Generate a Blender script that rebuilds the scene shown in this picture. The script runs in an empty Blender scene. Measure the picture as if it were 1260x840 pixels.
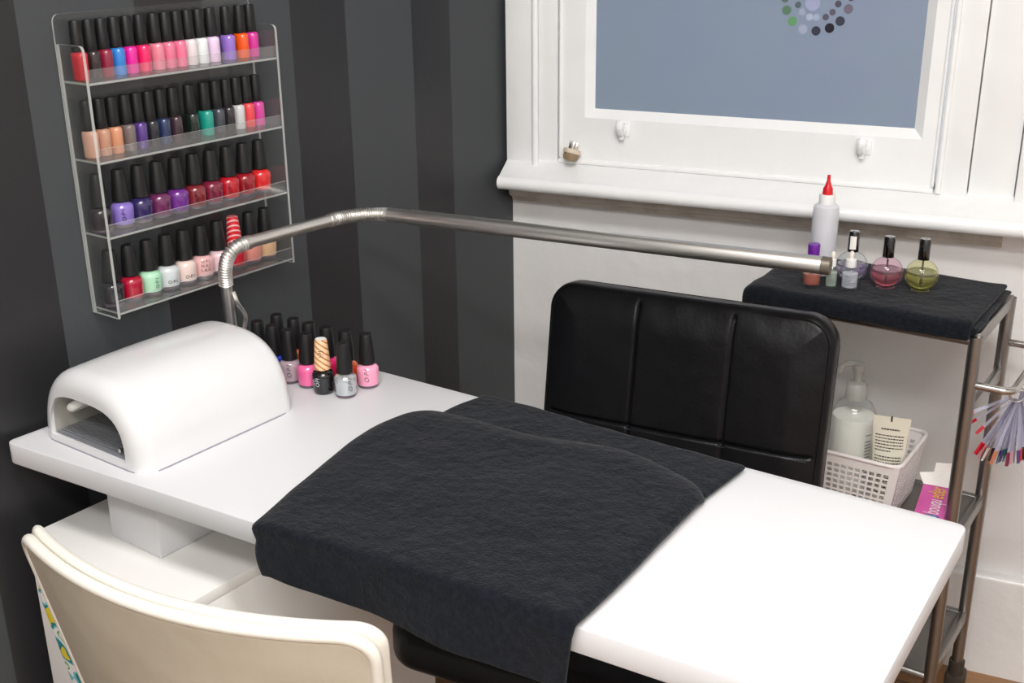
import bpy, bmesh, math, random
from mathutils import Vector, Matrix, noise
random.seed(4)
C = bpy.context.scene.collection
PI = math.pi

# ------------------------------------------------------------------ camera
F = 1438.667
FW = Vector((-0.39395978, 0.84982959, -0.35012192))
RT = Vector((0.90882291, 0.41705437, -0.01032363))
UP = Vector((-0.13724655, 0.32226591, 0.93664725))
CC = Vector((0.98380838, -2.13403006, 1.414268))
PH = 0.20185413
NN = math.hypot(1, PH)

def ray(x, y): return FW + RT * ((x - 630) / F) - UP * ((y - 420) / F)
def at_z(x, y, z):
    d = ray(x, y); return CC + d * ((z - CC.z) / d.z)
def at_y(x, y, Y):
    d = ray(x, y); return CC + d * ((Y - CC.y) / d.y)
def at_wall(x, y, off):            # point at distance off from the dark wall
    d = ray(x, y); t = (off * NN - (CC.x - PH * CC.y)) / (d.x - PH * d.y); return CC + d * t
def wp(s, off, z):                 # s = distance from the room corner along the dark wall
    return Vector(((-PH * s + off) / NN, (-s - PH * off) / NN, z))
WROT = math.atan2(-PH, 1)          # local x = out of the dark wall, local y = towards the corner

cam = bpy.data.cameras.new('camera'); camo = bpy.data.objects.new('camera', cam); C.objects.link(camo)
cam.sensor_width = 36; cam.lens = 36 * F / 1260; cam.clip_start = 0.05
m = Matrix((RT, UP, -FW)).transposed().to_4x4(); m.translation = CC
camo.matrix_world = m
bpy.context.scene.camera = camo

# ------------------------------------------------------------------ materials
def lin(c):
    return tuple((v / 255 / 12.92 if v / 255 <= 0.04045 else ((v / 255 + 0.055) / 1.055) ** 2.4) for v in c)
def mat(name, rgb, rough=0.5, metal=0, coat=0, sheen=0, trans=0, ior=1.45, spec=0.5, bump=None, var=None, emis=None, alpha=1, sss=0):
    M = bpy.data.materials.new(name); M.use_nodes = True
    nt = M.node_tree; b = nt.nodes['Principled BSDF']; I = b.inputs
    col = (*lin(rgb), 1); I['Base Color'].default_value = col
    I['Roughness'].default_value = rough; I['Metallic'].default_value = metal
    I['Coat Weight'].default_value = coat; I['Coat Roughness'].default_value = 0.05
    I['Sheen Weight'].default_value = sheen; I['Transmission Weight'].default_value = trans
    I['IOR'].default_value = ior; I['Specular IOR Level'].default_value = spec; I['Alpha'].default_value = alpha
    if sheen: I['Sheen Roughness'].default_value = 0.5
    if emis: I['Emission Color'].default_value = (*lin(emis[0]), 1); I['Emission Strength'].default_value = emis[1]
    tc = None
    if bump or var:
        tc = nt.nodes.new('ShaderNodeTexCoord')
    if bump:
        hgt = None
        for sc, st, det in (bump if isinstance(bump[0], tuple) else [bump]):
            n = nt.nodes.new('ShaderNodeTexNoise'); n.inputs['Scale'].default_value = sc; n.inputs['Detail'].default_value = det
            nt.links.new(tc.outputs['Object'], n.inputs['Vector'])
            bp = nt.nodes.new('ShaderNodeBump'); bp.inputs['Strength'].default_value = st; bp.inputs['Distance'].default_value = 0.5 / sc
            nt.links.new(n.outputs['Fac'], bp.inputs['Height'])
            if hgt: nt.links.new(hgt.outputs['Normal'], bp.inputs['Normal'])
            hgt = bp
        nt.links.new(hgt.outputs['Normal'], I['Normal'])
    if var:
        sc, rgb2, lo, hi = var
        n = nt.nodes.new('ShaderNodeTexNoise'); n.inputs['Scale'].default_value = sc; n.inputs['Detail'].default_value = 4
        nt.links.new(tc.outputs['Object'], n.inputs['Vector'])
        r = nt.nodes.new('ShaderNodeValToRGB'); r.color_ramp.elements[0].position = lo; r.color_ramp.elements[1].position = hi
        r.color_ramp.elements[0].color = col; r.color_ramp.elements[1].color = (*lin(rgb2), 1)
        nt.links.new(n.outputs['Fac'], r.inputs['Fac']); nt.links.new(r.outputs['Color'], I['Base Color'])
    return M
def clear_mat(name, tint=(255, 255, 255), haze=0.0, hazecol=(255, 255, 255), rough=0.02, refl=1.0):
    """thin clear plastic or glass: lets light straight through, reflects by Fresnel, with a little milky haze"""
    M = bpy.data.materials.new(name); M.use_nodes = True; nt = M.node_tree
    for n in list(nt.nodes): nt.nodes.remove(n)
    o = nt.nodes.new('ShaderNodeOutputMaterial')
    tr = nt.nodes.new('ShaderNodeBsdfTransparent'); tr.inputs[0].default_value = (*lin(tint), 1)
    gl = nt.nodes.new('ShaderNodeBsdfGlossy'); gl.inputs['Roughness'].default_value = rough
    fr = nt.nodes.new('ShaderNodeLayerWeight'); fr.inputs['Blend'].default_value = 0.5
    pw = nt.nodes.new('ShaderNodeMath'); pw.operation = 'POWER'; pw.inputs[1].default_value = 4.5
    mu = nt.nodes.new('ShaderNodeMath'); mu.operation = 'MULTIPLY_ADD'; mu.inputs[1].default_value = 0.85 * refl; mu.inputs[2].default_value = 0.04 * refl
    nt.links.new(fr.outputs['Facing'], pw.inputs[0]); nt.links.new(pw.outputs[0], mu.inputs[0])
    m1 = nt.nodes.new('ShaderNodeMixShader'); nt.links.new(mu.outputs[0], m1.inputs[0])
    if haze:
        df = nt.nodes.new('ShaderNodeBsdfDiffuse'); df.inputs[0].default_value = (*lin(hazecol), 1)
        m2 = nt.nodes.new('ShaderNodeMixShader'); m2.inputs[0].default_value = haze
        nt.links.new(tr.outputs[0], m2.inputs[1]); nt.links.new(df.outputs[0], m2.inputs[2]); src = m2
    else: src = tr
    nt.links.new(src.outputs[0], m1.inputs[1]); nt.links.new(gl.outputs[0], m1.inputs[2])
    nt.links.new(m1.outputs[0], o.inputs[0])
    return M

M = {}
M['stripe_grey'] = mat('charcoal_stripe', (66, 69, 72), 0.55, bump=(60, 0.05, 3))
M['stripe_black'] = mat('satin_black_stripe', (40, 40, 42), 0.38, bump=(60, 0.05, 3))
M['paint'] = mat('white_wall_paint', (231, 230, 229), 0.45, bump=((9, 0.12, 2), (55, 0.10, 4)))
M['gloss_paint'] = mat('white_gloss_paint', (248, 249, 249), 0.22, bump=((14, 0.12, 2), (90, 0.06, 3)))
M['skirting'] = mat('white_skirting_paint', (228, 227, 226), 0.2, bump=((7, 0.15, 2), (40, 0.10, 3)))
M['moulding'] = mat('sill_shaded_moulding', (205, 198, 188), 0.5, bump=(60, 0.4, 4), var=(22, (178, 168, 156), 0.45, 0.7))  # grey-brown colour holds the shade under the sill; mottling is random
M['ceiling'] = mat('ceiling_white', (235, 235, 233), 0.8)
M['desk'] = mat('white_satin_laminate', (216, 216, 218), 0.4)
M['cabinet'] = mat('white_cabinet_laminate', (238, 236, 233), 0.4)
M['uvwhite'] = mat('white_moulded_plastic', (222, 222, 223), 0.2, coat=0.3)
M['uvinner'] = mat('reflective_lamp_lining', (190, 187, 178), 0.35, metal=0.25)
M['uvridge'] = mat('ridged_base_plate', (150, 152, 158), 0.3, metal=0.4)
M['uvtube'] = mat('white_fluorescent_tube_glass', (240, 240, 235), 0.3)
M['towel'] = mat('black_terry_towel', (17, 20, 26), 0.95, sheen=0.1, bump=((420, 1.0, 3), (60, 0.35, 3)), var=(150, (25, 29, 37), 0.4, 0.65), spec=0.1)
M['leather'] = mat('black_leatherette', (13, 13, 15), 0.33, spec=0.28, bump=((160, 0.12, 4), (9, 0.15, 2)), var=(5, (17, 17, 20), 0.3, 0.7))
M['stitch'] = mat('dark_grey_thread', (80, 80, 86), 0.6)
M['blackplastic'] = mat('black_plastic', (18, 18, 19), 0.35)
M['chrome'] = mat('brushed_chrome', (196, 194, 190), 0.18, metal=1)
M['steel'] = mat('worn_stainless_tube', (158, 156, 153), 0.36, metal=1, bump=(120, 0.1, 3))
M['shelfsteel'] = mat('steel_shelf_sheet', (140, 138, 135), 0.35, metal=0.9)
M['lampmetal'] = mat('satin_nickel_tube', (235, 233, 228), 0.38, metal=1)
M['cream'] = mat('cream_chair_vinyl', (192, 184, 166), 0.42, bump=(25, 0.08, 3), var=(12, (202, 194, 177), 0.35, 0.7))
M['creamrim'] = mat('white_chair_trim', (226, 222, 212), 0.35)
M['cap'] = mat('matte_black_cap', (22, 22, 23), 0.42)
M['capgloss'] = mat('glossy_black_cap', (12, 12, 12), 0.08, coat=1)
M['acrylic'] = clear_mat('clear_acrylic', (250, 251, 250), 0.008)
M['acrylic_lip'] = clear_mat('pale_sheen_acrylic_lip', (250, 250, 250), 0.05, (235, 235, 235), rough=0.05)  # diffuse haze paints in the whitish reflection on the shelf lips
M['acrylic_back'] = clear_mat('acrylic_back_sheet', (250, 250, 250), 0.014, (235, 232, 230), rough=0.08, refl=0.5)
M['acrylic_edge'] = clear_mat('lit_polished_acrylic_edge', (235, 238, 236), 0.5, (225, 228, 225), rough=0.15)  # white mix paints in the light that acrylic edges gather
M['glass'] = clear_mat('clear_bottle_glass', (248, 250, 250), 0.03)
M['pinkglass'] = clear_mat('pink_tinted_glass', (254, 238, 246), 0.06, (252, 205, 230))
M['yellowglass'] = clear_mat('yellow_tinted_glass', (253, 252, 228), 0.06, (248, 244, 190))
M['packplastic'] = clear_mat('crinkled_clear_wrap', (245, 248, 250), 0.12, rough=0.1)
M['basket'] = mat('white_basket_plastic', (232, 226, 224), 0.4)
M['white'] = mat('plain_white_plastic', (236, 236, 234), 0.35)
M['ivory'] = mat('ivory_rubber', (238, 232, 222), 0.5)
M['oldplug'] = mat('yellowed_plug_plastic', (214, 200, 178), 0.4)
M['brown'] = mat('brown_plug_base', (150, 128, 100), 0.5)
M['red'] = mat('red_nozzle_plastic', (215, 30, 40), 0.3)
M['purple'] = mat('purple_cap_plastic', (105, 35, 150), 0.3)
M['paper'] = mat('white_paper_label', (240, 238, 232), 0.7)
M['ink'] = mat('black_ink', (25, 25, 28), 0.6)
M['whiteink'] = mat('pale_grey_ink', (200, 205, 210), 0.5)
M['tubecream'] = mat('cream_squeeze_tube', (228, 224, 206), 0.4)
M['green'] = mat('green_print', (120, 180, 150), 0.5)
M['pinkbox'] = mat('pink_carton', (222, 95, 175), 0.35, var=(16, (205, 80, 160), 0.4, 0.7))
M['redbox'] = mat('crimson_carton_side', (190, 50, 90), 0.4)
M['yellow'] = mat('yellow_print', (245, 205, 30), 0.5)
M['whiteprint'] = mat('white_print', (248, 240, 246), 0.5)
M['blueprint'] = mat('navy_print', (60, 70, 140), 0.5)
M['bluepale'] = mat('pale_blue_print', (150, 175, 215), 0.5)
M['lotion'] = mat('white_lotion', (240, 237, 228), 0.5)
M['milky'] = clear_mat('milky_squeeze_plastic', (235, 236, 243), 0.6, (246, 246, 250), rough=0.3)
M['acetone'] = clear_mat('clear_remover_liquid', (228, 230, 242), 0.5, (225, 227, 238))
M['tipclear'] = clear_mat('clear_nail_tip', (228, 228, 240), 0.3, (225, 225, 240), rough=0.1)
M['blackwire'] = mat('black_wire', (25, 25, 25), 0.4)
M['caster'] = mat('dusty_caster_rubber', (62, 56, 48), 0.6)

# frosted window film
Fm = bpy.data.materials.new('frosted_blue_grey_glass'); Fm.use_nodes = True; nt = Fm.node_tree
pb = nt.nodes['Principled BSDF']; pb.inputs['Base Color'].default_value = (*lin((122, 136, 156)), 1); pb.inputs['Roughness'].default_value = 0.35
tl = nt.nodes.new('ShaderNodeBsdfTranslucent'); tl.inputs[0].default_value = (*lin((175, 190, 205)), 1)
mx = nt.nodes.new('ShaderNodeMixShader'); mx.inputs[0].default_value = 0.35
nt.links.new(pb.outputs[0], mx.inputs[1]); nt.links.new(tl.outputs[0], mx.inputs[2]); nt.links.new(mx.outputs[0], nt.nodes['Material Output'].inputs[0])
tc = nt.nodes.new('ShaderNodeTexCoord'); no = nt.nodes.new('ShaderNodeTexNoise'); no.inputs['Scale'].default_value = 3; no.inputs['Detail'].default_value = 3
cr = nt.nodes.new('ShaderNodeValToRGB'); cr.color_ramp.elements[0].position = 0.3; cr.color_ramp.elements[1].position = 0.75
cr.color_ramp.elements[0].color = (*lin((160, 174, 184)), 1); cr.color_ramp.elements[1].color = (*lin((154, 164, 192)), 1)
nt.links.new(tc.outputs['Object'], no.inputs['Vector']); nt.links.new(no.outputs['Fac'], cr.inputs['Fac']); nt.links.new(cr.outputs['Color'], pb.inputs['Base Color'])
M['frost'] = Fm

# wood floor boards
Wm = bpy.data.materials.new('warm_brown_floorboards'); Wm.use_nodes = True; nt = Wm.node_tree
pb = nt.nodes['Principled BSDF']; pb.inputs['Roughness'].default_value = 0.4
tc = nt.nodes.new('ShaderNodeTexCoord'); mp = nt.nodes.new('ShaderNodeMapping'); mp.inputs['Scale'].default_value = (1.2, 14, 1)
no = nt.nodes.new('ShaderNodeTexNoise'); no.inputs['Scale'].default_value = 3; no.inputs['Detail'].default_value = 8; no.inputs['Distortion'].default_value = 1.5
br = nt.nodes.new('ShaderNodeTexBrick'); br.inputs['Scale'].default_value = 1; br.inputs['Brick Width'].default_value = 1.3; br.inputs['Row Height'].default_value = 0.11
br.inputs['Mortar Size'].default_value = 0.0015; br.inputs['Color1'].default_value = (*lin((170, 126, 84)), 1); br.inputs['Color2'].default_value = (*lin((140, 100, 64)), 1)
br.inputs['Mortar'].default_value = (*lin((60, 40, 25)), 1)
cr = nt.nodes.new('ShaderNodeValToRGB'); cr.color_ramp.elements[0].color = (0.55, 0.5, 0.45, 1); cr.color_ramp.elements[1].color = (1, 1, 1, 1)
ml = nt.nodes.new('ShaderNodeMix'); ml.data_type = 'RGBA'; ml.blend_type = 'MULTIPLY'; ml.inputs[0].default_value = 0.8
nt.links.new(tc.outputs['Object'], mp.inputs[0]); nt.links.new(mp.outputs[0], no.inputs['Vector']); nt.links.new(tc.outputs['Object'], br.inputs['Vector'])
nt.links.new(no.outputs['Fac'], cr.inputs['Fac']); nt.links.new(br.outputs['Color'], ml.inputs[6]); nt.links.new(cr.outputs['Color'], ml.inputs[7]); nt.links.new(ml.outputs[2], pb.inputs['Base Color'])
M['floor'] = Wm

# printed fabric: white with teal and yellow leaf shapes
Pm = bpy.data.materials.new('printed_leaf_fabric'); Pm.use_nodes = True; nt = Pm.node_tree
pb = nt.nodes['Principled BSDF']; pb.inputs['Roughness'].default_value = 0.8
tc = nt.nodes.new('ShaderNodeTexCoord'); vo = nt.nodes.new('ShaderNodeTexVoronoi'); vo.inputs['Scale'].default_value = 26
wv = nt.nodes.new('ShaderNodeTexNoise'); wv.inputs['Scale'].default_value = 34; wv.inputs['Detail'].default_value = 1
cr = nt.nodes.new('ShaderNodeValToRGB'); cr.color_ramp.interpolation = 'CONSTANT'; e = cr.color_ramp.elements
e[0].position = 0; e[0].color = (*lin((225, 205, 50)), 1); e[1].position = 0.43; e[1].color = (*lin((20, 130, 140)), 1)
for p_, c_ in ((0.49, (120, 195, 205)), (0.53, (236, 236, 238)), (0.62, (80, 170, 90)), (0.66, (236, 236, 238))):
    k = e.new(p_); k.color = (*lin(c_), 1)
cr2 = nt.nodes.new('ShaderNodeValToRGB'); cr2.color_ramp.interpolation = 'CONSTANT'; cr2.color_ramp.elements[0].color = (1, 1, 1, 1); cr2.color_ramp.elements[1].position = 0.62; cr2.color_ramp.elements[1].color = (0, 0, 0, 1)
mxn = nt.nodes.new('ShaderNodeMix'); mxn.data_type = 'RGBA'; mxn.inputs[6].default_value = (*lin((236, 236, 238)), 1)
nt.links.new(tc.outputs['Object'], vo.inputs['Vector']); nt.links.new(tc.outputs['Object'], wv.inputs['Vector'])
nt.links.new(wv.outputs['Fac'], cr.inputs['Fac']); nt.links.new(vo.outputs['Distance'], cr2.inputs['Fac'])
nt.links.new(cr2.outputs['Color'], mxn.inputs[0]); nt.links.new(cr.outputs['Color'], mxn.inputs[7]); nt.links.new(mxn.outputs[2], pb.inputs['Base Color'])
M['print'] = Pm

# ------------------------------------------------------------------ mesh helpers
class MB:
    def __init__(self): self.v = []; self.f = []; self.m = []
    def add(self, v, f, mi=0, T=None):
        o = len(self.v)
        self.v += [tuple(T @ Vector(p)) if T is not None else tuple(p) for p in v]
        self.f += [tuple(i + o for i in q) for q in f]; self.m += [mi] * len(f); return self
    def box(self, x0, x1, y0, y1, z0, z1, bev=0, mi=0, T=None, seg=2):
        bm = bmesh.new(); bmesh.ops.create_cube(bm, size=1)
        for v in bm.verts: v.co = Vector(((x0 + x1) / 2 + v.co.x * (x1 - x0), (y0 + y1) / 2 + v.co.y * (y1 - y0), (z0 + z1) / 2 + v.co.z * (z1 - z0)))
        if bev: bmesh.ops.bevel(bm, geom=list(bm.edges), offset=bev, segments=seg, affect='EDGES', profile=0.5)
        return self.frombm(bm, mi, T)
    def frombm(self, bm, mi=0, T=None):
        bm.verts.index_update(); v = [p.co.copy() for p in bm.verts]; f = [[q.index for q in c.verts] for c in bm.faces]; bm.free()
        return self.add(v, f, mi, T)
    def lathe(self, prof, n=24, mi=0, T=None, sx=1, sy=1):
        v = []; f = []; k = len(prof)
        for (r, z) in prof:
            for i in range(n):
                a = 2 * PI * i / n; v.append((r * math.cos(a) * sx, r * math.sin(a) * sy, z))
        for j in range(k - 1):
            for i in range(n):
                a, b = j * n + i, j * n + (i + 1) % n; f.append((a, b, b + n, a + n))
        if prof[0][0] > 1e-6: f.append(tuple(reversed(range(n))))
        if prof[-1][0] > 1e-6: f.append(tuple((k - 1) * n + i for i in range(n)))
        return self.add(v, f, mi, T)
    def tube(self, pts, r, n=12, mi=0, closed=False, cap=True, T=None):
        pts = [Vector(p) for p in pts]; k = len(pts); R = r if isinstance(r, (list, tuple)) else [r] * k
        v = []; f = []; N = None
        for i, p in enumerate(pts):
            if closed: t = pts[(i + 1) % k] - pts[i - 1]
            else: t = pts[min(i + 1, k - 1)] - pts[max(i - 1, 0)]
            t.normalize()
            if N is None: N = t.orthogonal().normalized()
            N = (N - t * N.dot(t)).normalized(); B = t.cross(N)
            for j in range(n):
                a = 2 * PI * j / n; v.append(p + (N * math.cos(a) + B * math.sin(a)) * R[i])
        for i in range(k if closed else k - 1):
            for j in range(n):
                a = i * n + j; b = i * n + (j + 1) % n; c = ((i + 1) % k) * n + (j + 1) % n; d = ((i + 1) % k) * n + j
                f.append((a, b, c, d))
        if not closed and cap: f.append(tuple(reversed(range(n)))); f.append(tuple((k - 1) * n + j for j in range(n)))
        return self.add(v, f, mi, T)
    def prism(self, poly, axis_from, axis_to, bev=0, mi=0, T=None):
        """poly: list of 3D points (planar); extruded by vector axis_to-axis_from"""
        d = Vector(axis_to) - Vector(axis_from); bm = bmesh.new()
        vs = [bm.verts.new(p) for p in poly]; fc = bm.faces.new(vs)
        r = bmesh.ops.extrude_face_region(bm, geom=[fc])
        bmesh.ops.translate(bm, vec=d, verts=[g for g in r['geom'] if isinstance(g, bmesh.types.BMVert)])
        bmesh.ops.recalc_face_normals(bm, faces=list(bm.faces))
        if bev: bmesh.ops.bevel(bm, geom=list(bm.edges), offset=bev, segments=2, affect='EDGES', profile=0.5)
        return self.frombm(bm, mi, T)
    def build(self, name, mats, parent=None, smooth=True, ang=35, recalc=False):
        me = bpy.data.meshes.new(name)
        vs = self.v
        if parent is not None and parent.get('_w'):
            inv = RM[parent.name]; vs = [tuple(inv @ Vector(p)) for p in vs]
        me.from_pydata(vs, [], self.f)
        for q in (mats if isinstance(mats, (list, tuple)) else [mats]): me.materials.append(q)
        for p, i in zip(me.polygons, self.m): p.material_index = i
        if recalc:
            bm = bmesh.new(); bm.from_mesh(me); bmesh.ops.recalc_face_normals(bm, faces=list(bm.faces)); bm.to_mesh(me); bm.free()
        me.update()
        if smooth:
            for p in me.polygons: p.use_smooth = True
            me.set_sharp_from_angle(angle=math.radians(ang))
        o = bpy.data.objects.new(name, me); C.objects.link(o)
        if parent is not None: o.parent = parent
        return o
RM = {}
WORLD = {}
def tag(o, label=None, cat=None, group=None, kind=None):
    if label: o['label'] = label
    if cat: o['category'] = cat
    if group: o['group'] = group
    if kind: o['kind'] = kind
    return o
def thing(name, label, cat, loc=(0, 0, 0), rz=0, group=None, world=False):
    o = bpy.data.objects.new(name, None); C.objects.link(o); o.empty_display_size = 0.02
    o.location = loc; o.rotation_euler = (0, 0, rz); tag(o, label, cat, group)
    if world:      # parts given in world coordinates
        o['_w'] = 1; RM[o.name] = (Matrix.Translation(Vector(loc)) @ Matrix.Rotation(rz, 4, 'Z')).inverted()
    return o
def dup(root, loc, rz, label, group):
    r = root.copy(); C.objects.link(r); r.location = loc; r.rotation_euler = (0, 0, rz); tag(r, label, None, group)
    for ch in list(root.children):
        c = ch.copy(); C.objects.link(c); c.parent = r
        for g in list(ch.children):
            d = g.copy(); C.objects.link(d); d.parent = c
    return r
def smooth_path(pts, n=8):
    P = [Vector(p) for p in pts]; P = [P[0] * 2 - P[1]] + P + [P[-1] * 2 - P[-2]]; out = []
    for i in range(1, len(P) - 2):
        for k in range(n):
            t = k / n; a, b, c, d = P[i - 1:i + 3]
            out.append(0.5 * ((2 * b) + (c - a) * t + (2 * a - 5 * b + 4 * c - d) * t * t + (3 * b - a - 3 * c + d) * t ** 3))
    out.append(P[-2]); return out
def round_poly(pts, r, n=6):
    out = []; k = len(pts)
    for i in range(k):
        p = Vector(pts[i]); a = (Vector(pts[i - 1]) - p).normalized(); b = (Vector(pts[(i + 1) % k]) - p).normalized()
        q0 = p + a * r; q1 = p + b * r
        for j in range(n + 1):
            t = j / n; out.append((1 - t) ** 2 * q0 + 2 * t * (1 - t) * p + t * t * q1)
    return out
def text_mb(s, size, font_shear=0, extrude=0.0):
    cu = bpy.data.curves.new('t', 'FONT'); cu.body = s; cu.size = size; cu.align_x = 'CENTER'; cu.align_y = 'CENTER'; cu.shear = font_shear
    cu.resolution_u = 3; cu.extrude = extrude
    o = bpy.data.objects.new('t', cu); C.objects.link(o)
    dg = bpy.context.evaluated_depsgraph_get(); me = bpy.data.meshes.new_from_object(o.evaluated_get(dg))
    v = [p.co.copy() for p in me.vertices]; f = [tuple(p.vertices) for p in me.polygons]
    bpy.data.objects.remove(o); bpy.data.curves.remove(cu); bpy.data.meshes.remove(me)
    return v, f
def pad(w, h, rc, t, er, front=None, bend=None, back=None, nu=28, nv=28, T=None, mb=None, mi=0, base=None):
    """upholstered slab in the xz plane, front face looking to -y"""
    mb = mb or MB(); W2, H2, rc2 = w / 2 - er, h / 2 - er, max(rc - er, 0.001)
    def mp(a, b):
        x = a * W2; z = b * H2
        def seg(q, half):
            lim = half - rc2
            return lim
        lx, lz = W2 - rc2, H2 - rc2
        if abs(x) > lx and abs(z) > lz:
            p = (abs(x) - lx) / rc2; q = (abs(z) - lz) / rc2
            p2 = p * math.sqrt(max(0, 1 - q * q / 2)); q2 = q * math.sqrt(max(0, 1 - p * p / 2))
            x = math.copysign(lx + rc2 * p2, x); z = math.copysign(lz + rc2 * q2, z)
        return x, z
    def axis(n, half):
        # finer sampling in the corner zones
        k = max(3, n // 6); e = rc2 / half
        a = [-1 + e * i / k for i in range(k)] + [-1 + e + (2 - 2 * e) * i / (n - 2 * k) for i in range(n - 2 * k)] + [1 - e + e * i / k for i in range(k + 1)]
        return a
    A = axis(nu, W2); B = axis(nv, H2); nu = len(A) - 1; nv = len(B) - 1
    v = []; f = []
    G = {}
    for side in (0, 1):
        for j, b in enumerate(B):
            for i, a in enumerate(A):
                x, z = mp(a, b); G[side, i, j] = len(v)
                y = (-t / 2 - (front(x, z) if front else 0)) if side == 0 else (t / 2 + (back(x, z) if back else 0))
                v.append([x, y, z])
    for j in range(nv):
        for i in range(nu):
            f.append((G[0, i, j], G[0, i + 1, j], G[0, i + 1, j + 1], G[0, i, j + 1]))
            f.append((G[1, i, j], G[1, i, j + 1], G[1, i + 1, j + 1], G[1, i + 1, j]))
    bd = [(i, 0) for i in range(nu)] + [(nu, j) for j in range(nv)] + [(i, nv) for i in range(nu, 0, -1)] + [(0, j) for j in range(nv, 0, -1)]
    nb = len(bd); pos = [mp(A[i], B[j]) for i, j in bd]; nrm = []
    for k in range(nb):
        x0, z0 = pos[k - 1]; x1, z1 = pos[(k + 1) % nb]; dx, dz = x1 - x0, z1 - z0; L = math.hypot(dx, dz) or 1; nrm.append((dz / L, -dx / L))
    rings = [[G[0, i, j] for i, j in bd]]
    S = 4
    steps = [(math.sin(q * PI / 2 / S), -t / 2 + er * (1 - math.cos(q * PI / 2 / S))) for q in range(1, S + 1)] + [(math.cos(q * PI / 2 / S), t / 2 - er * (1 - math.sin(q * PI / 2 / S))) for q in range(0, S)]
    for g, y in steps:
        r = []
        for k in range(nb):
            r.append(len(v)); v.append([pos[k][0] + nrm[k][0] * er * g, y, pos[k][1] + nrm[k][1] * er * g])
        rings.append(r)
    rings.append([G[1, i, j] for i, j in bd])
    for q in range(len(rings) - 1):
        for k in range(nb):
            k2 = (k + 1) % nb; f.append((rings[q][k], rings[q + 1][k], rings[q + 1][k2], rings[q][k2]))
    if bend: v = [bend(*p) for p in v]
    mb.add(v, f, mi, T); return mb

# ------------------------------------------------------------------ the room
def struct(o): o['kind'] = 'structure'; return o
H = 2.6
bounds = [-0.1, 0.19, 0.295, 0.46, 0.582, 0.751, 0.868, 1.045, 1.2, 1.36, 1.52, 1.68, 1.85, 2.0, 2.2, 2.4, 2.6, 2.8, 3.0, 3.3]
mb = MB()
for i in range(len(bounds) - 1):
    a, b = bounds[i], bounds[i + 1]; o = 0
    mb.add([wp(a, 0, 0), wp(b, 0, 0), wp(b, 0, H), wp(a, 0, H)], [(0, 1, 2, 3)], i % 2)
wl = mb.build('wall_left', [M['stripe_grey'], M['stripe_black']], smooth=False)
bmx = MB(); q = [wp(-0.12, -0.1, 0), wp(3.3, -0.1, 0), wp(3.3, -0.1, H), wp(-0.12, -0.1, H)]
struct(wl)

XG0, XG1, ZG0, ZG1 = at_y(731, 135, -0.02).x, at_y(1125, 156.5, -0.02).x, at_y(900, 144.5, -0.02).z, 1.75
XW, YF = 2.6, -3.2
mb = MB()
def rect_y(mb, x0, x1, z0, z1, y, mi=0): mb.add([(x0, y, z0), (x1, y, z0), (x1, y, z1), (x0, y, z1)], [(0, 1, 2, 3)], mi)
hx0, hx1, hz0, hz1 = 0.10, 0.86, 0.95, 1.82
for a in ((0, hx0, 0, H), (hx1, XW, 0, H), (hx0, hx1, 0, hz0), (hx0, hx1, hz1, H)): rect_y(mb, *a, 0)
# reveal of the opening
for (p, q) in (((hx0, hz0), (hx1, hz0)), ((hx1, hz0), (hx1, hz1)), ((hx1, hz1), (hx0, hz1)), ((hx0, hz1), (hx0, hz0))):
    mb.add([(p[0], 0, p[1]), (q[0], 0, q[1]), (q[0], 0.12, q[1]), (p[0], 0.12, p[1])], [(0, 1, 2, 3)])
struct(mb.build('wall_back', M['paint'], smooth=False))
mb = MB().add([(XW, 0, 0), (XW, YF, 0), (XW, YF, H), (XW, 0, H)], [(0, 1, 2, 3)]); struct(mb.build('wall_right', M['paint'], smooth=False))
xl = -0.75
mb = MB().add([(xl, YF, 0), (XW, YF, 0), (XW, YF, H), (xl, YF, H)], [(0, 1, 2, 3)]); struct(mb.build('wall_front', M['paint'], smooth=False))
mb = MB().add([(-0.8, 0.02, 0), (XW, 0.02, 0), (XW, YF, 0), (-0.8, YF, 0)], [(0, 3, 2, 1)]); struct(mb.build('floor', M['floor'], smooth=False))
mb = MB().add([(-0.8, 0.02, H), (XW, 0.02, H), (XW, YF, H), (-0.8, YF, H)], [(0, 1, 2, 3)]); struct(mb.build('ceiling', M['ceiling'], smooth=False))

def extr_x(mb, prof, x0, x1, mi=0):       # profile of (y, z) points, extruded along x
    k = len(prof); v = [(x0, y, z) for y, z in prof] + [(x1, y, z) for y, z in prof]
    f = [(i, (i + 1) % k, k + (i + 1) % k, k + i) for i in range(k)] + [tuple(range(k)), tuple(reversed(range(k, 2 * k)))]
    return mb.add(v, f, mi)
def arc(cy, cz, r, a0, a1, n=6): return [(cy + r * math.cos(math.radians(a0 + (a1 - a0) * i / n)), cz + r * math.sin(math.radians(a0 + (a1 - a0) * i / n))) for i in range(n + 1)]
ZB = 0.216
mb = MB(); extr_x(mb, [(0.0, 0), (-0.022, 0), (-0.022, ZB - 0.012)] + arc(-0.014, ZB - 0.010, 0.008, 180, 90, 4) + [(0, ZB - 0.002)], 0.0, XW)
struct(mb.build('baseboard_back', M['skirting'], recalc=True))

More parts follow.
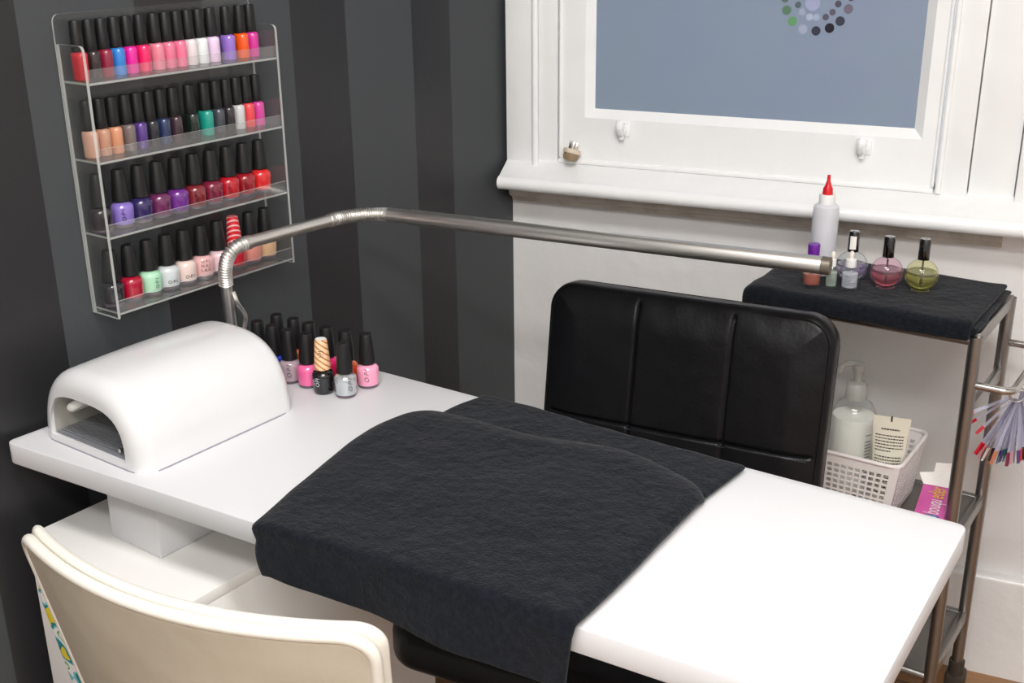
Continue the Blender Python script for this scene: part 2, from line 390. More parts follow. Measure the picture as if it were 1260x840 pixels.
# ------------------------------------------------------------------ window
YA, YS = -0.040, -0.028        # faces of the architrave and the sash
def X_(px, py, y): return at_y(px, py, y).x
win = bpy.data.objects.new('window_1', None); C.objects.link(win); win.location = (0.47, 0, 0.9); win['kind'] = 'structure'; win['_w'] = 1
RM['window_1'] = Matrix.Translation((0.47, 0, 0.9)).inverted()
ztop = 1.95; zsill = 0.915
def board(mb, x0, x1, y, z0=zsill, z1=ztop, bev=0.002): mb.box(x0, x1, y, 0.02, z0, z1, bev)
mb = MB()
a0 = 0.003; a1 = X_(655, 100, YA); a2 = X_(661, 100, YA); a3 = X_(683, 100, YA)
board(mb, a0, a1 + 0.004, YA + 0.006); mb.tube([(a1 + 0.004, YA + 0.004, zsill), (a1 + 0.004, YA + 0.004, ztop)], 0.0065, 12)
board(mb, a1 + 0.006, a3, YA + 0.012); 
b3 = X_(1166, 100, YA); b2 = X_(1206, 100, YA); 
board(mb, b3, b2, YA + 0.010); board(mb, b2 + 0.002, b2 + 0.075, YA + 0.018); board(mb, b2 + 0.077, b2 + 0.16, YA + 0.006)
mb.tube([(b3 + 0.004, YA + 0.008, 0.94), (b3 + 0.004, YA + 0.008, ztop)], 0.005, 12)
mb.box(a0, b2 + 0.16, YA + 0.006, 0.02, 1.86, ztop, 0.002)
mb.build('architrave', M['gloss_paint'], win)
# sash
mb = MB(); s0 = a3 + 0.005; s1 = b3 - 0.004; g0 = XG0; g1 = XG1; zr = 0.955
bw = 0.016
mb.box(s0, g0 - bw, YS, 0.01, zr - 0.01, 1.86, 0); mb.box(g1 + bw, s1, YS, 0.01, zr - 0.01, 1.86, 0)
mb.box(g0 - bw, g1 + bw, YS, 0.01, zr - 0.01, ZG0 - bw, 0); mb.box(g0 - bw, g1 + bw, YS, 0.01, ZG1 + bw, 1.86, 0)
# bevelled glazing beads sloping in to the glass
def bead(p, q, pi, qi): mb.add([p, q, qi, pi], [(0, 1, 2, 3)])
o = [(g0 - bw, YS + .0005, ZG0 - bw), (g1 + bw, YS + .0005, ZG0 - bw), (g1 + bw, YS + .0005, ZG1 + bw), (g0 - bw, YS + .0005, ZG1 + bw)]
i_ = [(g0, YS + 0.014, ZG0), (g1, YS + 0.014, ZG0), (g1, YS + 0.014, ZG1), (g0, YS + 0.014, ZG1)]
for k in range(4): bead(o[k], o[(k + 1) % 4], i_[k], i_[(k + 1) % 4])
# groove ridge at the bottom of the sash
mb.tube([(s0, YS - 0.002, zr - 0.012), (s1, YS - 0.002, zr - 0.012)], 0.005, 10)
mb.tube([(s0 + .002, YS - 0.001, 0.95), (s0 + .002, YS - 0.001, 1.86)], 0.003, 8); mb.tube([(s1 - .002, YS - 0.001, 0.95), (s1 - .002, YS - 0.001, 1.86)], 0.003, 8)
mb.build('sash_frame', M['gloss_paint'], win)
mb = MB().box(g0 - 0.006, g1 + 0.006, YS + 0.015, YS + 0.019, ZG0 - 0.006, ZG1 + 0.006)
pane = mb.build('glass_pane', M['frost'], win, smooth=False)
# sill board with bullnose
NY = -0.085; nz = at_y(627, 224, NY + 0.02).z
mb = MB(); r = 0.0135
extr_x(mb, [(0.01, zsill + 0.03), (-0.026, zsill + 0.026), (NY + r, nz + r)] + arc(NY + r, nz, r, 90, 270, 8) + [(0.01, nz - r)], 0.004, 1.12)
mb.build('window_sill', M['gloss_paint'], win, recalc=True)
mz = nz - r
mb = MB(); extr_x(mb, [(0.01, mz + .002), (-0.045, mz + .002), (-0.045, mz - 0.006), (-0.036, mz - 0.010), (-0.034, mz - 0.020), (-0.022, mz - 0.026), (-0.018, mz - 0.034), (0.01, mz - 0.034)], 0.008, at_y(1232, 305, -0.03).x)
mb.build('under_sill_moulding', M['moulding'], win, recalc=True, ang=20)
# sash lifts: little painted hooks
for px, py in ((765, 158), (1061, 180)):
    p = at_y(px, py, YS - 0.008); mb = MB()
    mb.tube(smooth_path([(p.x, YS, p.z - 0.004), (p.x, YS - 0.014, p.z - 0.006), (p.x, YS - 0.022, p.z + 0.004), (p.x + .001, YS - 0.018, p.z + 0.013)], 4), [0.009] * 4 + [0.008] * 4 + [0.0085] * 4 + [0.009], 10)
    mb.box(p.x - 0.011, p.x + 0.015, YS - 0.004, YS + 0.002, p.z - 0.016, p.z + 0.012, 0.0025)
    mb.box(p.x - 0.004, p.x + 0.004, YS - 0.012, YS, p.z - 0.022, p.z - 0.008, 0.002)
    l = mb.build('sash_lift', M['gloss_paint'], win)
# round dots of the window film pattern
dots = [(968, 12.5, 5.2, (92, 130, 105)), (975, 26, 5.2, (105, 160, 110)), (982, 6, 3.6, (90, 105, 110)), (988, 36, 5.4, (165, 175, 200)), (996, 21, 4.2, (172, 184, 208)),
        (987, 15, 3.8, (160, 172, 196)), (1004.5, 21.5, 4.0, (165, 180, 205)), (1004, 38, 5.2, (58, 60, 78)), (1020.7, 34.5, 5.4, (34, 30, 44)), (1033.8, 26, 5.3, (60, 64, 82)),
        (1044, 11, 5.2, (115, 108, 124)), (1016, 21, 3.6, (95, 92, 108)), (1024.4, 15, 3.6, (100, 95, 110)), (1031.5, 5, 3.7, (80, 78, 95)), (1047.5, -3, 4.0, (90, 90, 105)),
        (1000, 4, 8.5, (165, 172, 205)), (966, -2, 4.5, (100, 120, 112)), (1050, -12, 4.6, (95, 95, 110)), (963, -15, 5.0, (96, 125, 108)), (1042, -22, 5.0, (90, 95, 108)), (1020, -28, 5.0, (110, 125, 140)), (985, -26, 5, (105, 125, 125)), (1004, -14, 4, (120, 130, 150))]
for px, py, r_, c_ in dots:
    p = at_y(px, py, YS + 0.0145); rr = r_ * 2.45 / F / 0.98
    rr = r_ * (p - CC).length / F
    mb = MB(); n = 20
    v = [(p.x + rr * math.cos(2 * PI * i / n), YS + 0.0143, p.z + rr * 1.02 * math.sin(2 * PI * i / n)) for i in range(n)] + [(p.x + rr * math.cos(2 * PI * i / n), YS + 0.0149, p.z + rr * 1.02 * math.sin(2 * PI * i / n)) for i in range(n)]
    mb.add(v, [tuple(range(n)), tuple(reversed(range(n, 2 * n)))] + [(i, n + i, n + (i + 1) % n, (i + 1) % n) for i in range(n)])
    mb.build('pattern_dot', mat('window_dot', c_, 0.12), win, smooth=False)

# plug lying on the sill in the corner of the sash
p = at_y(703, 182, -0.045); p.z = 0.945
pl = thing('mains_plug', 'white three-pin electrical plug lying prongs up in the left corner of the window sill', 'plug', (p.x, p.y, p.z + 0.004), 0.3)
T = Matrix.Translation((0, 0, 0.012)) @ Matrix.Rotation(math.radians(14), 4, 'Y') @ Matrix.Rotation(math.radians(-12), 4, 'X')
mb = MB(); mb.lathe([(0.0, -0.014), (0.012, -0.0135), (0.0145, -0.008), (0.015, 0.0)], 20, T=T, sy=0.85); mb.build('plug_body', M['brown'], pl)
mb = MB(); mb.lathe([(0.0148, 0.0), (0.0172, 0.0005), (0.0178, 0.005), (0.0165, 0.009), (0, 0.0095)], 20, T=T, sy=0.85); mb.build('plug_cover', M['oldplug'], pl)
for q, (dx, dy) in enumerate(((-0.006, -0.003), (0.0065, -0.003), (0, 0.006))):
    mb = MB(); mb.box(dx - 0.0022, dx + 0.0022, dy - 0.0009, dy + 0.0009, 0.009, 0.023, 0.0004, T=T); mb.build('prong', M['capgloss'] if q == 0 else M['chrome'], pl)

# ------------------------------------------------------------------ desk
HD = 0.755
A, B, Cq, D = [at_z(*q, HD) for q in ((5.5, 543.2), (335, 421), (1191.5, 646), (1062, 886))]
dc = (A + B + Cq + D) / 4
desk = thing('manicure_desk', 'long white manicure desk with the black towel and lamps on it', 'desk', (dc.x, dc.y, 0), math.radians(-8), world=True)
TH = 0.030
poly = round_poly([A, B, Cq, D], 0.014, 5)
mb = MB(); mb.prism([(p.x, p.y, HD - TH) for p in poly], (0, 0, 0), (0, 0, TH), bev=0.0022)
mb.build('desktop', M['desk'], desk)
# support blocks between cabinet and desktop
CZ = 0.628
def wbox(mb, s0, s1, o0, o1, z0, z1, bev=0.0015, mi=0):
    pl_ = [wp(s0, o0, z0), wp(s0, o1, z0), wp(s1, o1, z0), wp(s1, o0, z0)]; mb.prism(pl_, (0, 0, 0), (0, 0, z1 - z0), bev=bev, mi=mi)
mb = MB(); wbox(mb, 0.74, 1.106, 0.139, 0.241, CZ + 0.0005, HD - TH - 0.0005, 0.002)
mb.build('support_block', M['desk'], desk)
# right end support leg with foot
e1 = D + (A - D).normalized() * 0.06 + (Cq - D).normalized() * 0.06
mb = MB(); mb.tube([(e1.x, e1.y, 0.012), (e1.x, e1.y, HD - TH - 0.0005)], 0.022, 20); mb.lathe([(0.045, 0), (0.045, 0.008), (0.022, 0.014)], 24, T=Matrix.Translation((e1.x, e1.y, 0)))
mb.build('leg', M['chrome'], desk)

# cabinet under the left end
cab = thing('storage_cabinet', 'plain white storage cabinet under the left end of the desk', 'cabinet', wp(0.93, 0.2, 0), WROT)
mb = MB(); mb.box(-0.158, 0.152, -0.222, 0.224, 0.045, CZ - 0.0165, 0.0008); mb.build('body', M['cabinet'], cab)
mb = MB(); mb.box(-0.158, 0.152, -0.240, 0.224, CZ - 0.016, CZ, 0.0008); mb.build('cabinet_top', M['cabinet'], cab)
mb = MB(); mb.box(-0.15, 0.145, -0.20, 0.21, 0, 0.045, 0.001); mb.build('plinth', M['cabinet'], cab)
mb = MB(); mb.box(-0.158, 0.152, -0.240, -0.2225, 0.05, CZ - 0.0175, 0.001); mb.build('door', M['cabinet'], cab)

# ------------------------------------------------------------------ UV nail lamp
uv = thing('uv_nail_lamp', 'white rounded nail drying lamp with arched opening on left end of desk', 'nail lamp', wp(1.122, 0.143, HD), WROT)
UA, UHt, UL = 0.101, 0.108, 0.262
def sup(a, h, n, k, z0=0.0, full=None):
    pts = []
    for i in range(k + 1):
        t = PI * i / k; c, s = math.cos(t), math.sin(t)
        pts.append((math.copysign(abs(c) ** (2 / n), c) * a, z0 + h * abs(s) ** (2 / n)))
    return pts
K = 48; mb = MB(); rings = []
fil = 0.024
prof = [(fil * (1 - math.cos(t)), fil * (1 - math.sin(t))) for t in [PI / 2 * i / 6 for i in range(7)]]   # (y, inset)
secs = [(y, ins) for y, ins in prof] + [(UL * q, 0) for q in (0.3, 0.5, 0.7)] + [(UL - y, ins * 1.0) for y, ins in reversed(prof)]
v = []; f = []
for y, ins in secs:
    lift = 0.004 * math.sin(PI * min(max(y / UL, 0), 1))
    for (x, z) in sup(UA - ins, UHt - ins + lift, 2.75, K): v.append((x * (1 + 0.08 * (1 - z / UHt)), y, z))
n1 = K + 1
for j in range(len(secs) - 1):
    for i in range(K): f.append((j * n1 + i, j * n1 + i + 1, (j + 1) * n1 + i + 1, (j + 1) * n1 + i))
# back cap
last = (len(secs) - 1) * n1; f.append(tuple(last + i for i in range(n1)))
# front face with arched opening
op = sup(0.0780, 0.064, 3.2, K, 0.010); o = len(v)
op = [(x - 0.004, z) for x, z in op]
v += [(x, 0.0, z) for x, z in op]
for i in range(K): f.append((i, o + i, o + i + 1, i + 1))
lb = len(v); v += [(op[0][0], 0, 0.0), (op[-1][0], 0, 0.0)]
f.append((0, lb, o)); f.append((K, o + K, lb + 1)); f.append((o, lb, lb + 1, o + K))
# return of the opening
o2 = len(v); v += [(x, 0.006, z) for x, z in op]
for i in range(K): f.append((o + i, o2 + i, o2 + i + 1, o + i + 1))
f.append((o, o + K, o2 + K, o2))
mb.add(v, f); mb.build('housing', M['uvwhite'], uv, recalc=True, ang=50)
mb = MB(); v = []; f = []
ys = [0.006, 0.23]
for y in ys:
    for x, z in op: v.append((x, y, z - (0.001 if 0 else 0)))
for i in range(K): f.append((i, K + 1 + i, K + 2 + i, i + 1))
f.append(tuple(K + 1 + i for i in range(K + 1)))
mb.add(v, f); mb.build('reflective_lining', M['uvinner'], uv)
mb = MB(); n = 44
for i in range(n):
    y = 0.008 + 0.22 * i / n; mb.box(-0.080, 0.072, y, y + 0.003, 0.0100, 0.0128)
mb.box(-0.081, 0.073, 0.005, 0.23, 0.004, 0.0106); mb.build('ridged_base_plate', M['uvridge'], uv, smooth=False)
for (cx, cz, tx) in ((-0.058, 0.049, 0.25), (0.033, 0.060, -0.2)):
    ptsu = [(cx - 0.006, 0.22, cz - 0.006), (cx - 0.006, 0.03, cz - 0.006)] + [(cx - 0.006 + 0.0075 * (1 - math.cos(PI * i / 8)) * 1.0, 0.03 - 0.011 * math.sin(PI * i / 8), cz - 0.006 + 0.005 * (1 - math.cos(PI * i / 8))) for i in range(1, 8)] + [(cx + 0.009, 0.03, cz + 0.004), (cx + 0.009, 0.22, cz + 0.004)]
    mb = MB(); mb.tube(ptsu, 0.0062, 12); mb.build('lamp_tube', M['uvtube'], uv)
mb = MB(); mb.tube([(0.052, 0.008, 0.018), (0.052, 0.016, 0.018)], 0.003, 10); mb.build('hinge_pin', M['chrome'], uv)
mb = MB(); mb.prism([(x, y, 0) for x, y in [(p.x, p.y) for p in round_poly([(-0.1100, -0.0010, 0), (-0.1100, UL - .001, 0), (0.1100, UL - .001, 0), (0.1100, -0.0010, 0)], 0.034)]], (0, 0, 0.0002), (0, 0, 0.0018)); mb.build('base_rim', mat('grey_base_rim', (150, 147, 160), 0.4), uv)

# ------------------------------------------------------------------ acrylic rack
RS0, RS1, RD = 0.998, 0.667, 0.057      # left end, right end (distance from the corner), depth
rack = thing('acrylic_polish_rack', 'clear acrylic wall rack with four shelves of nail polish', 'rack', wp((RS0 + RS1) / 2, 0.002, 0.888), WROT)
RW = (RS0 - RS1) / 2; t = 0.003
RWR = RW + 0.0   # half width
SH = [1.2055, 1.1035, 1.0025, 0.896]     # top of each shelf floor
z0r = 0.888
def slab(poly3, dvec):     # faces material 0, thin edge faces material 1
    pass
def panel(name, pts2, plane, thick, face='acrylic', edge='acrylic_edge'):
    """pts2 outline; plane maps (a,b,c)->local; c runs through the thickness"""
    k = len(pts2); mb = MB()
    v = [plane(a, b, 0) for a, b in pts2] + [plane(a, b, thick) for a, b in pts2]
    mb.add(v, [tuple(range(k)), tuple(reversed(range(k, 2 * k)))], 0)
    mb.add(v, [(i, (i + 1) % k, k + (i + 1) % k, k + i) for i in range(k)], 1)
    return mb.build(name, [M[face], M[edge]], rack, smooth=False)
def rp(pts, radii, n=5):
    out = []; k = len(pts)
    for i in range(k):
        if radii[i] == 0: out.append(Vector(pts[i])); continue
        p = Vector(pts[i]); a = (Vector(pts[i - 1]) - p).normalized(); b = (Vector(pts[(i + 1) % k]) - p).normalized(); r = radii[i]
        for j in range(n + 1):
            tt = j / n; out.append((1 - tt) ** 2 * (p + a * r) + 2 * tt * (1 - tt) * p + tt * tt * (p + b * r))
    return [(p.x, p.y) for p in out]
zt = 1.289 - z0r
panel('back_panel', rp([(-RW, 0), (RW, 0), (RW, zt), (-RW, zt)], [0, 0, 0.012, 0.012]), lambda a, b, c: (c, a, b), 0.003, 'acrylic_back')
for sy, nm in ((-1, 'side_panel'), (1, 'side_panel')):
    zt2 = 1.252 - z0r
    panel(nm, rp([(0.0035, 0), (RD, 0), (RD, zt2), (0.0035, zt2)], [0, 0, 0.009, 0]), (lambda a, b, c, sy=sy: (a, sy * RW + (-sy) * c, b)), 0.004)
for z in SH:
    zz = z - z0r
    mb = MB()
    x0, x1, y0, y1 = 0.0035, RD - 0.0035, -RW + 0.0045, RW - 0.0045
    mb.add([(x0, y0, zz), (x1, y0, zz), (x1, y1, zz), (x0, y1, zz)], [(0, 1, 2, 3)], 0)
    mb.add([(x0, y0, zz - t), (x1, y0, zz - t), (x1, y1, zz - t), (x0, y1, zz - t)], [(3, 2, 1, 0)], 0)
    mb.add([(RD - .0003, y0, zz - t), (RD - .0003, y1, zz - t), (RD - .0003, y1, zz), (RD - .0003, y0, zz)], [(0, 1, 2, 3)], 1)
    mb.add([(x0, y0, zz - t), (x1, y0, zz - t), (x1, y0, zz), (x0, y0, zz)], [(0, 1, 2, 3)], 1)
    s = mb.build('shelf', [M['acrylic'], M['acrylic_edge']], rack, smooth=False)
    mb = MB(); zl = zz + 0.0165
    mb.add([(RD, y0, zz - t), (RD, y1, zz - t), (RD, y1, zl), (RD, y0, zl)], [(0, 1, 2, 3)], 0)
    mb.add([(x1, y0, zz), (x1, y1, zz), (x1, y1, zl), (x1, y0, zl)], [(3, 2, 1, 0)], 0)
    mb.add([(RD, y0, zl), (RD, y1, zl), (x1, y1, zl), (x1, y0, zl)], [(0, 1, 2, 3)], 1)
    mb.build('front_lip', [M['acrylic_lip'], M['acrylic_edge']], s, smooth=False)

# ------------------------------------------------------------------ nail polish bottles
PM = {}
def polish(rgb, metallic=0.0):
    k = (rgb, metallic)
    if k not in PM: PM[k] = mat('nail_lacquer', rgb, 0.12, coat=1, metal=metallic)
    return PM[k]
CLEARBASE = clear_mat('thick_clear_bottle_base', (215, 205, 215), 0.25, (190, 170, 190))
class Proto: pass
def mk_mesh(mbx, mats):
    o = mbx.build('tmp', mats, None); me = o.data; bpy.data.objects.remove(o); return me
# round-shouldered 15 ml bottle
mb = MB(); mb.lathe([(0.0145, 0.0), (0.0150, 0.0015), (0.0158, 0.0045)], 28); full_base = mk_mesh(mb, [CLEARBASE])
mb = MB(); mb.lathe([(0.0156, 0.0045), (0.0165, 0.018), (0.0168, 0.026), (0.0162, 0.0305), (0.0135, 0.0335), (0.0102, 0.0350), (0.0085, 0.0375), (0.0083, 0.0395)], 28); full_body = mk_mesh(mb, [M['white']])
def capprof(rb, rt, z0, h): return [(rb * 0.93, z0), (rb, z0 + 0.0012), (rb * 0.97, z0 + h * 0.3), (rt * 1.02, z0 + h * 0.93), (rt * 0.92, z0 + h * 0.985), (0, z0 + h)]
mb = MB(); mb.lathe(capprof(0.0122, 0.0092, 0.0365, 0.0475), 24); full_cap = mk_mesh(mb, [M['cap']])
# slim straight bottle of the upper two shelves
mb = MB(); mb.lathe([(0.0108, 0.0), (0.0114, 0.0015), (0.0116, 0.029), (0.0113, 0.0325), (0.0100, 0.0345), (0.0075, 0.0355), (0.0070, 0.0365)], 24, sx=1.12, sy=0.82); slim_body = mk_mesh(mb, [M['white']])
mb = MB(); mb.lathe(capprof(0.0086, 0.0076, 0.0352, 0.0400), 20); slim_cap = mk_mesh(mb, [M['cap']])
def inst(name, me, mt, parent):
    o = bpy.data.objects.new(name, me); C.objects.link(o); o.parent = parent
    if mt is not None:
        o.material_slots[0].link = 'OBJECT'; o.material_slots[0].material = mt
    return o
def bottle(loc, label, group, rgb, slim=False, sc=1, met=0, capm=None, base=None, rz=0):
    t_ = thing('nail_polish_bottle', label, 'nail polish', loc, WROT if slim else rz, group); t_.scale = (sc, sc, sc)
    if slim: inst('lacquer_bottle', slim_body, polish(rgb, met), t_); cp = inst('cap', slim_cap, capm, t_)
    else:
        inst('glass_base', full_base, base, t_); inst('lacquer_bottle', full_body, polish(rgb, met), t_); cp = inst('cap', full_cap, capm, t_)
    if capm is None: cp.material_slots[0].link = 'DATA'
    else: cp['label'] = 'striped cap'
    return t_
def on_bottle(parent, s, size, r, zc, ang, m_, vertical=False, shear=0):
    v, f = text_mb(s, size, shear); mb = MB(); out = []
    for p in v:
        x, z = (p.x, p.y) if not vertical else (-p.y, p.x)
        a = ang + x / r; out.append((r * math.cos(a), r * math.sin(a), zc + z))
    mb.add(out, f); return mb.build('print', m_, parent, smooth=False)

ROW1 = [(102, 'bright red', (200, 28, 44)), (116, 'near-black sparkle', (52, 44, 44)), (131, 'wine red', (135, 28, 55)), (147, 'sky blue', (45, 125, 205)),
        (162, 'vivid magenta', (225, 25, 150)), (178, 'hot pink', (232, 28, 100)), (196, 'light pink', (225, 130, 150)), (209, 'rose pink', (228, 115, 145)), (223, 'candy pink', (235, 115, 150)),
        (235, 'pinkish white', (224, 214, 216)), (249, 'pure white', (228, 232, 232)), (263.5, 'pale lilac pink', (228, 200, 228)), (282.6, 'lavender purple', (148, 112, 200)), (299, 'bright orange', (240, 88, 20)), (314.8, 'fuchsia', (208, 45, 150))]
ROW2 = [(116, 'pale peach', (216, 168, 148)), (129, 'tan nude', (188, 140, 116)), (143, 'apricot', (205, 142, 108)), (161, 'taupe', (112, 98, 96)), (174, 'shimmery violet', (92, 62, 140)),
        (188.6, 'black', (34, 34, 40)), (203, 'navy blue', (38, 52, 88)), (218, 'dark plum', (58, 40, 48)), (238, 'blackish green', (24, 34, 30)), (256, 'teal green', (28, 150, 134)),
        (270, 'slate grey', (60, 66, 74)), (282.6, 'charcoal black', (42, 38, 42)), (296, 'silvery white', (200, 200, 200)), (307.6, 'coral red', (226, 70, 76)), (319.5, 'magenta pink', (205, 62, 150))]
ROW3 = [(123.6, 'dark smoky plum', (42, 30, 38)), (151.7, 'lilac', (135, 112, 192)), (176.5, 'indigo', (48, 38, 88)), (198.8, 'plum purple', (104, 40, 84)), (221, 'royal purple', (108, 46, 134)),
        (244.6, 'brick maroon', (122, 34, 42)), (264.3, 'burgundy', (124, 32, 58)), (284, 'cherry red', (182, 26, 40)), (303.6, 'dark cherry', (150, 24, 36)), (322, 'scarlet', (214, 38, 40))]
ROW4 = [(143, 'smoky black', (34, 34, 40)), (161.6, 'crimson', (170, 18, 50)), (185.7, 'mint green', (172, 222, 186)), (209.3, 'frosty white', (206, 212, 214)), (232.3, 'shell pink', (232, 208, 200)), (252.5, 'soft pink', (228, 178, 178)),
        (271, 'blush white', (232, 198, 204)), (289, 'cherry', (190, 30, 50)), (318, 'salmon nude', (216, 140, 126)), (335, 'beige', (208, 170, 132))]
# striped caps
def stripe_mat(name, c1, c2, sc, ang):
    S = bpy.data.materials.new(name); S.use_nodes = True; n_ = S.node_tree; b_ = n_.nodes['Principled BSDF']; b_.inputs['Roughness'].default_value = 0.35
    tc_ = n_.nodes.new('ShaderNodeTexCoord'); mp_ = n_.nodes.new('ShaderNodeMapping'); mp_.inputs['Rotation'].default_value = ang
    w_ = n_.nodes.new('ShaderNodeTexWave'); w_.bands_direction = 'Z'; w_.inputs['Scale'].default_value = sc; w_.inputs['Distortion'].default_value = 0
    r_ = n_.nodes.new('ShaderNodeValToRGB'); r_.color_ramp.elements[0].position = 0.72; r_.color_ramp.elements[1].position = 0.8
    r_.color_ramp.elements[0].color = (*lin(c1), 1); r_.color_ramp.elements[1].color = (*lin(c2), 1)
    n_.links.new(tc_.outputs['Object'], mp_.inputs[0]); n_.links.new(mp_.outputs[0], w_.inputs['Vector']); n_.links.new(w_.outputs['Fac'], r_.inputs['Fac']); n_.links.new(r_.outputs['Color'], b_.inputs['Base Color'])
    return S
M['redstripe'] = stripe_mat('red_cap_white_stripes', (214, 30, 42), (240, 190, 190), 46, (0.45, 0.45, 0))
M['peachstripe'] = stripe_mat('peach_cap_brown_stripes', (246, 205, 160), (190, 120, 80), 46, (0.5, -0.5, 0))
lines = [((87, 97), (315, 70)), ((103, 196), (319, 157)), ((124, 280), (322, 232)), ((146, 368), (335, 310))]
OFF = 0.0205
names = ['top', 'second', 'third', 'bottom']
CAMANG = None
for ri, (row, ln) in enumerate(zip((ROW1, ROW2, ROW3, ROW4), lines)):
    (xa, ya), (xb, yb) = ln; ss = []
    for px, nm, rgb in row:
        p = at_wall(px, ya + (yb - ya) * (px - xa) / (xb - xa) - 8, OFF); ss.append(-(p.x * PH + p.y) / NN)
    # keep the bottles from touching and inside the side panels
    dmin = 0.0192 if ri < 2 else 0.0318; rad = 0.0098 if ri < 2 else 0.0160; lo, hi = RS1 + 0.005 + rad, RS0 - 0.005 - rad
    for it in range(400):
        for k in range(len(ss) - 1):
            g = ss[k] - ss[k + 1]
            if g < dmin: ss[k] += (dmin - g) / 2; ss[k + 1] -= (dmin - g) / 2
        ss = [min(max(v_, lo), hi) for v_ in ss]
    for k, (px, nm, rgb) in enumerate(row):
        slim = ri < 2; off = OFF - (0.002 if slim else 0)
        if k == 0: pos_ = 'left end, beside the %s one' % row[1][1]
        elif k == len(row) - 1: pos_ = 'right end, beside the %s one' % row[k - 1][1]
        else: pos_ = 'between %s and %s' % (row[k - 1][1], row[k + 1][1])
        extra = ' with red-and-white striped cap' if nm == 'cherry' and ri == 3 else ''
        if extra: lab = 'nail polish with red cap striped white, behind the lamp arm bend on bottom rack shelf'
        else: lab = '%s nail polish on the %s rack shelf, %s' % (nm, names[ri], pos_)
        loc = wp(ss[k], off, SH[ri] + 0.0003)
        b_ = bottle(loc, lab, 'nail polish bottles on the %s rack shelf' % names[ri], rgb, slim, 1.0 if slim else 0.945 if ri == 2 else 0.945,
                    capm=M['redstripe'] if extra else None, base=CLEARBASE, met=0.3 if 'sparkle' in nm or 'shimmery' in nm else 0)
        if ri == 3 and nm in ('frosty white', 'shell pink', 'soft pink', 'mint green', 'smoky black'):
            a_ = math.atan2(CC.y - loc.y, CC.x - loc.x)
            if nm == 'soft pink':
                for q, sx in enumerate(('O P I', 'N A I', 'L A C')): on_bottle(b_, sx, 0.0065, 0.0171, 0.028 - q * 0.0068, a_ + 0.25, M['ink'])
            elif nm == 'mint green': on_bottle(b_, 'O·P·I', 0.008, 0.0171, 0.018, a_ + 0.6, M['stitch'], vertical=True)
            elif nm != 'smoky black': on_bottle(b_, 'O·P·I', 0.0075, 0.0169, 0.012, a_ + 0.35, M['ink'])
        if ri == 2 and nm in ('lilac', 'cherry red', 'dark cherry', 'brick maroon', 'burgundy'):
            a_ = math.atan2(CC.y - loc.y, CC.x - loc.x); on_bottle(b_, 'O·P·I', 0.0085, 0.0171, 0.019, a_ + 0.1, M['ink'], vertical=True)

# desk bottles
zt = HD + 0.0005
DB = [((0.796, 0.106), 'dark blue nail polish in front row on the desk, nearest the nail lamp', (34, 34, 120)),
      ((0.796, 0.138), 'royal blue nail polish on the desk, half hidden behind the nail lamp', (24, 50, 170)),
      ((0.796, 0.171), 'mauve grey nail polish on the desk, just right of the nail lamp', (172, 150, 160)),
      ((0.793, 0.205), 'bubblegum pink nail polish in front row on the desk beside the striped-cap bottle', (238, 105, 160)),
      ((0.797, 0.240), 'black nail polish on the desk with peach striped cap', (14, 14, 16)),
      ((0.789, 0.276), 'silver nail polish at the right front of the desk cluster', (196, 202, 206)),
      ((0.744, 0.278), 'baby pink nail polish at the right end of the desk cluster', (245, 160, 190)),
      ((0.758, 0.108), 'amber nail polish in back row on the desk, leftmost and hidden to the cap', (200, 100, 60)),
      ((0.756, 0.142), 'rust orange nail polish in back row on the desk, behind mauve grey one', (214, 100, 50)),
      ((0.758, 0.175), 'dark red nail polish in back row on the desk, behind the bubblegum pink one', (120, 30, 50)),
      ((0.756, 0.210), 'rose red nail polish in back row on the desk, behind the peach striped cap', (226, 40, 110)),
      ((0.752, 0.244), 'orange nail polish in back row on the desk, behind the silver bottle', (245, 105, 45))]
for (s_, o_), lab, rgb in DB:
    loc = wp(s_, o_, zt); st = 'black nail polish on' in lab
    b_ = bottle(loc, lab, 'nail polish bottles clustered on the desk', rgb, False, 0.97, capm=M['peachstripe'] if st else None, base=polish((14, 14, 16)) if st else CLEARBASE, met=0.6 if 'silver' in lab else 0)
    a_ = math.atan2(CC.y - loc.y, CC.x - loc.x)
    if st:
        on_bottle(b_, 'OPI', 0.009, 0.0171, 0.020, a_ - 0.55, M['whiteink'], vertical=True); on_bottle(b_, 'GEL', 0.006, 0.0171, 0.020, a_ - 0.95, M['whiteink'], vertical=True)
        v, f = text_mb('OPI', 0.011); mb = MB(); r = 0.0112
        mb.add([((r + (0.0 if 1 else 0)) * math.cos(a_ - 0.1 + (-p.y) / r), r * math.sin(a_ - 0.1 + (-p.y) / r), 0.060 + p.x) for p in v], f); mb.build('print', M['stitch'], b_, smooth=False)
        mb = MB(); mb.lathe([(0.0078, 0.0838), (0.0, 0.0845)], 20); mb.build('cap_top', M['white'], b_)
    elif 'silver' in lab or 'baby' in lab or 'mauve' in lab:
        on_bottle(b_, 'O·P·I', 0.010, 0.0171, 0.021, a_ + (0.45 if 'silver' in lab else -0.1), M['stitch'], vertical=True, shear=0.3)

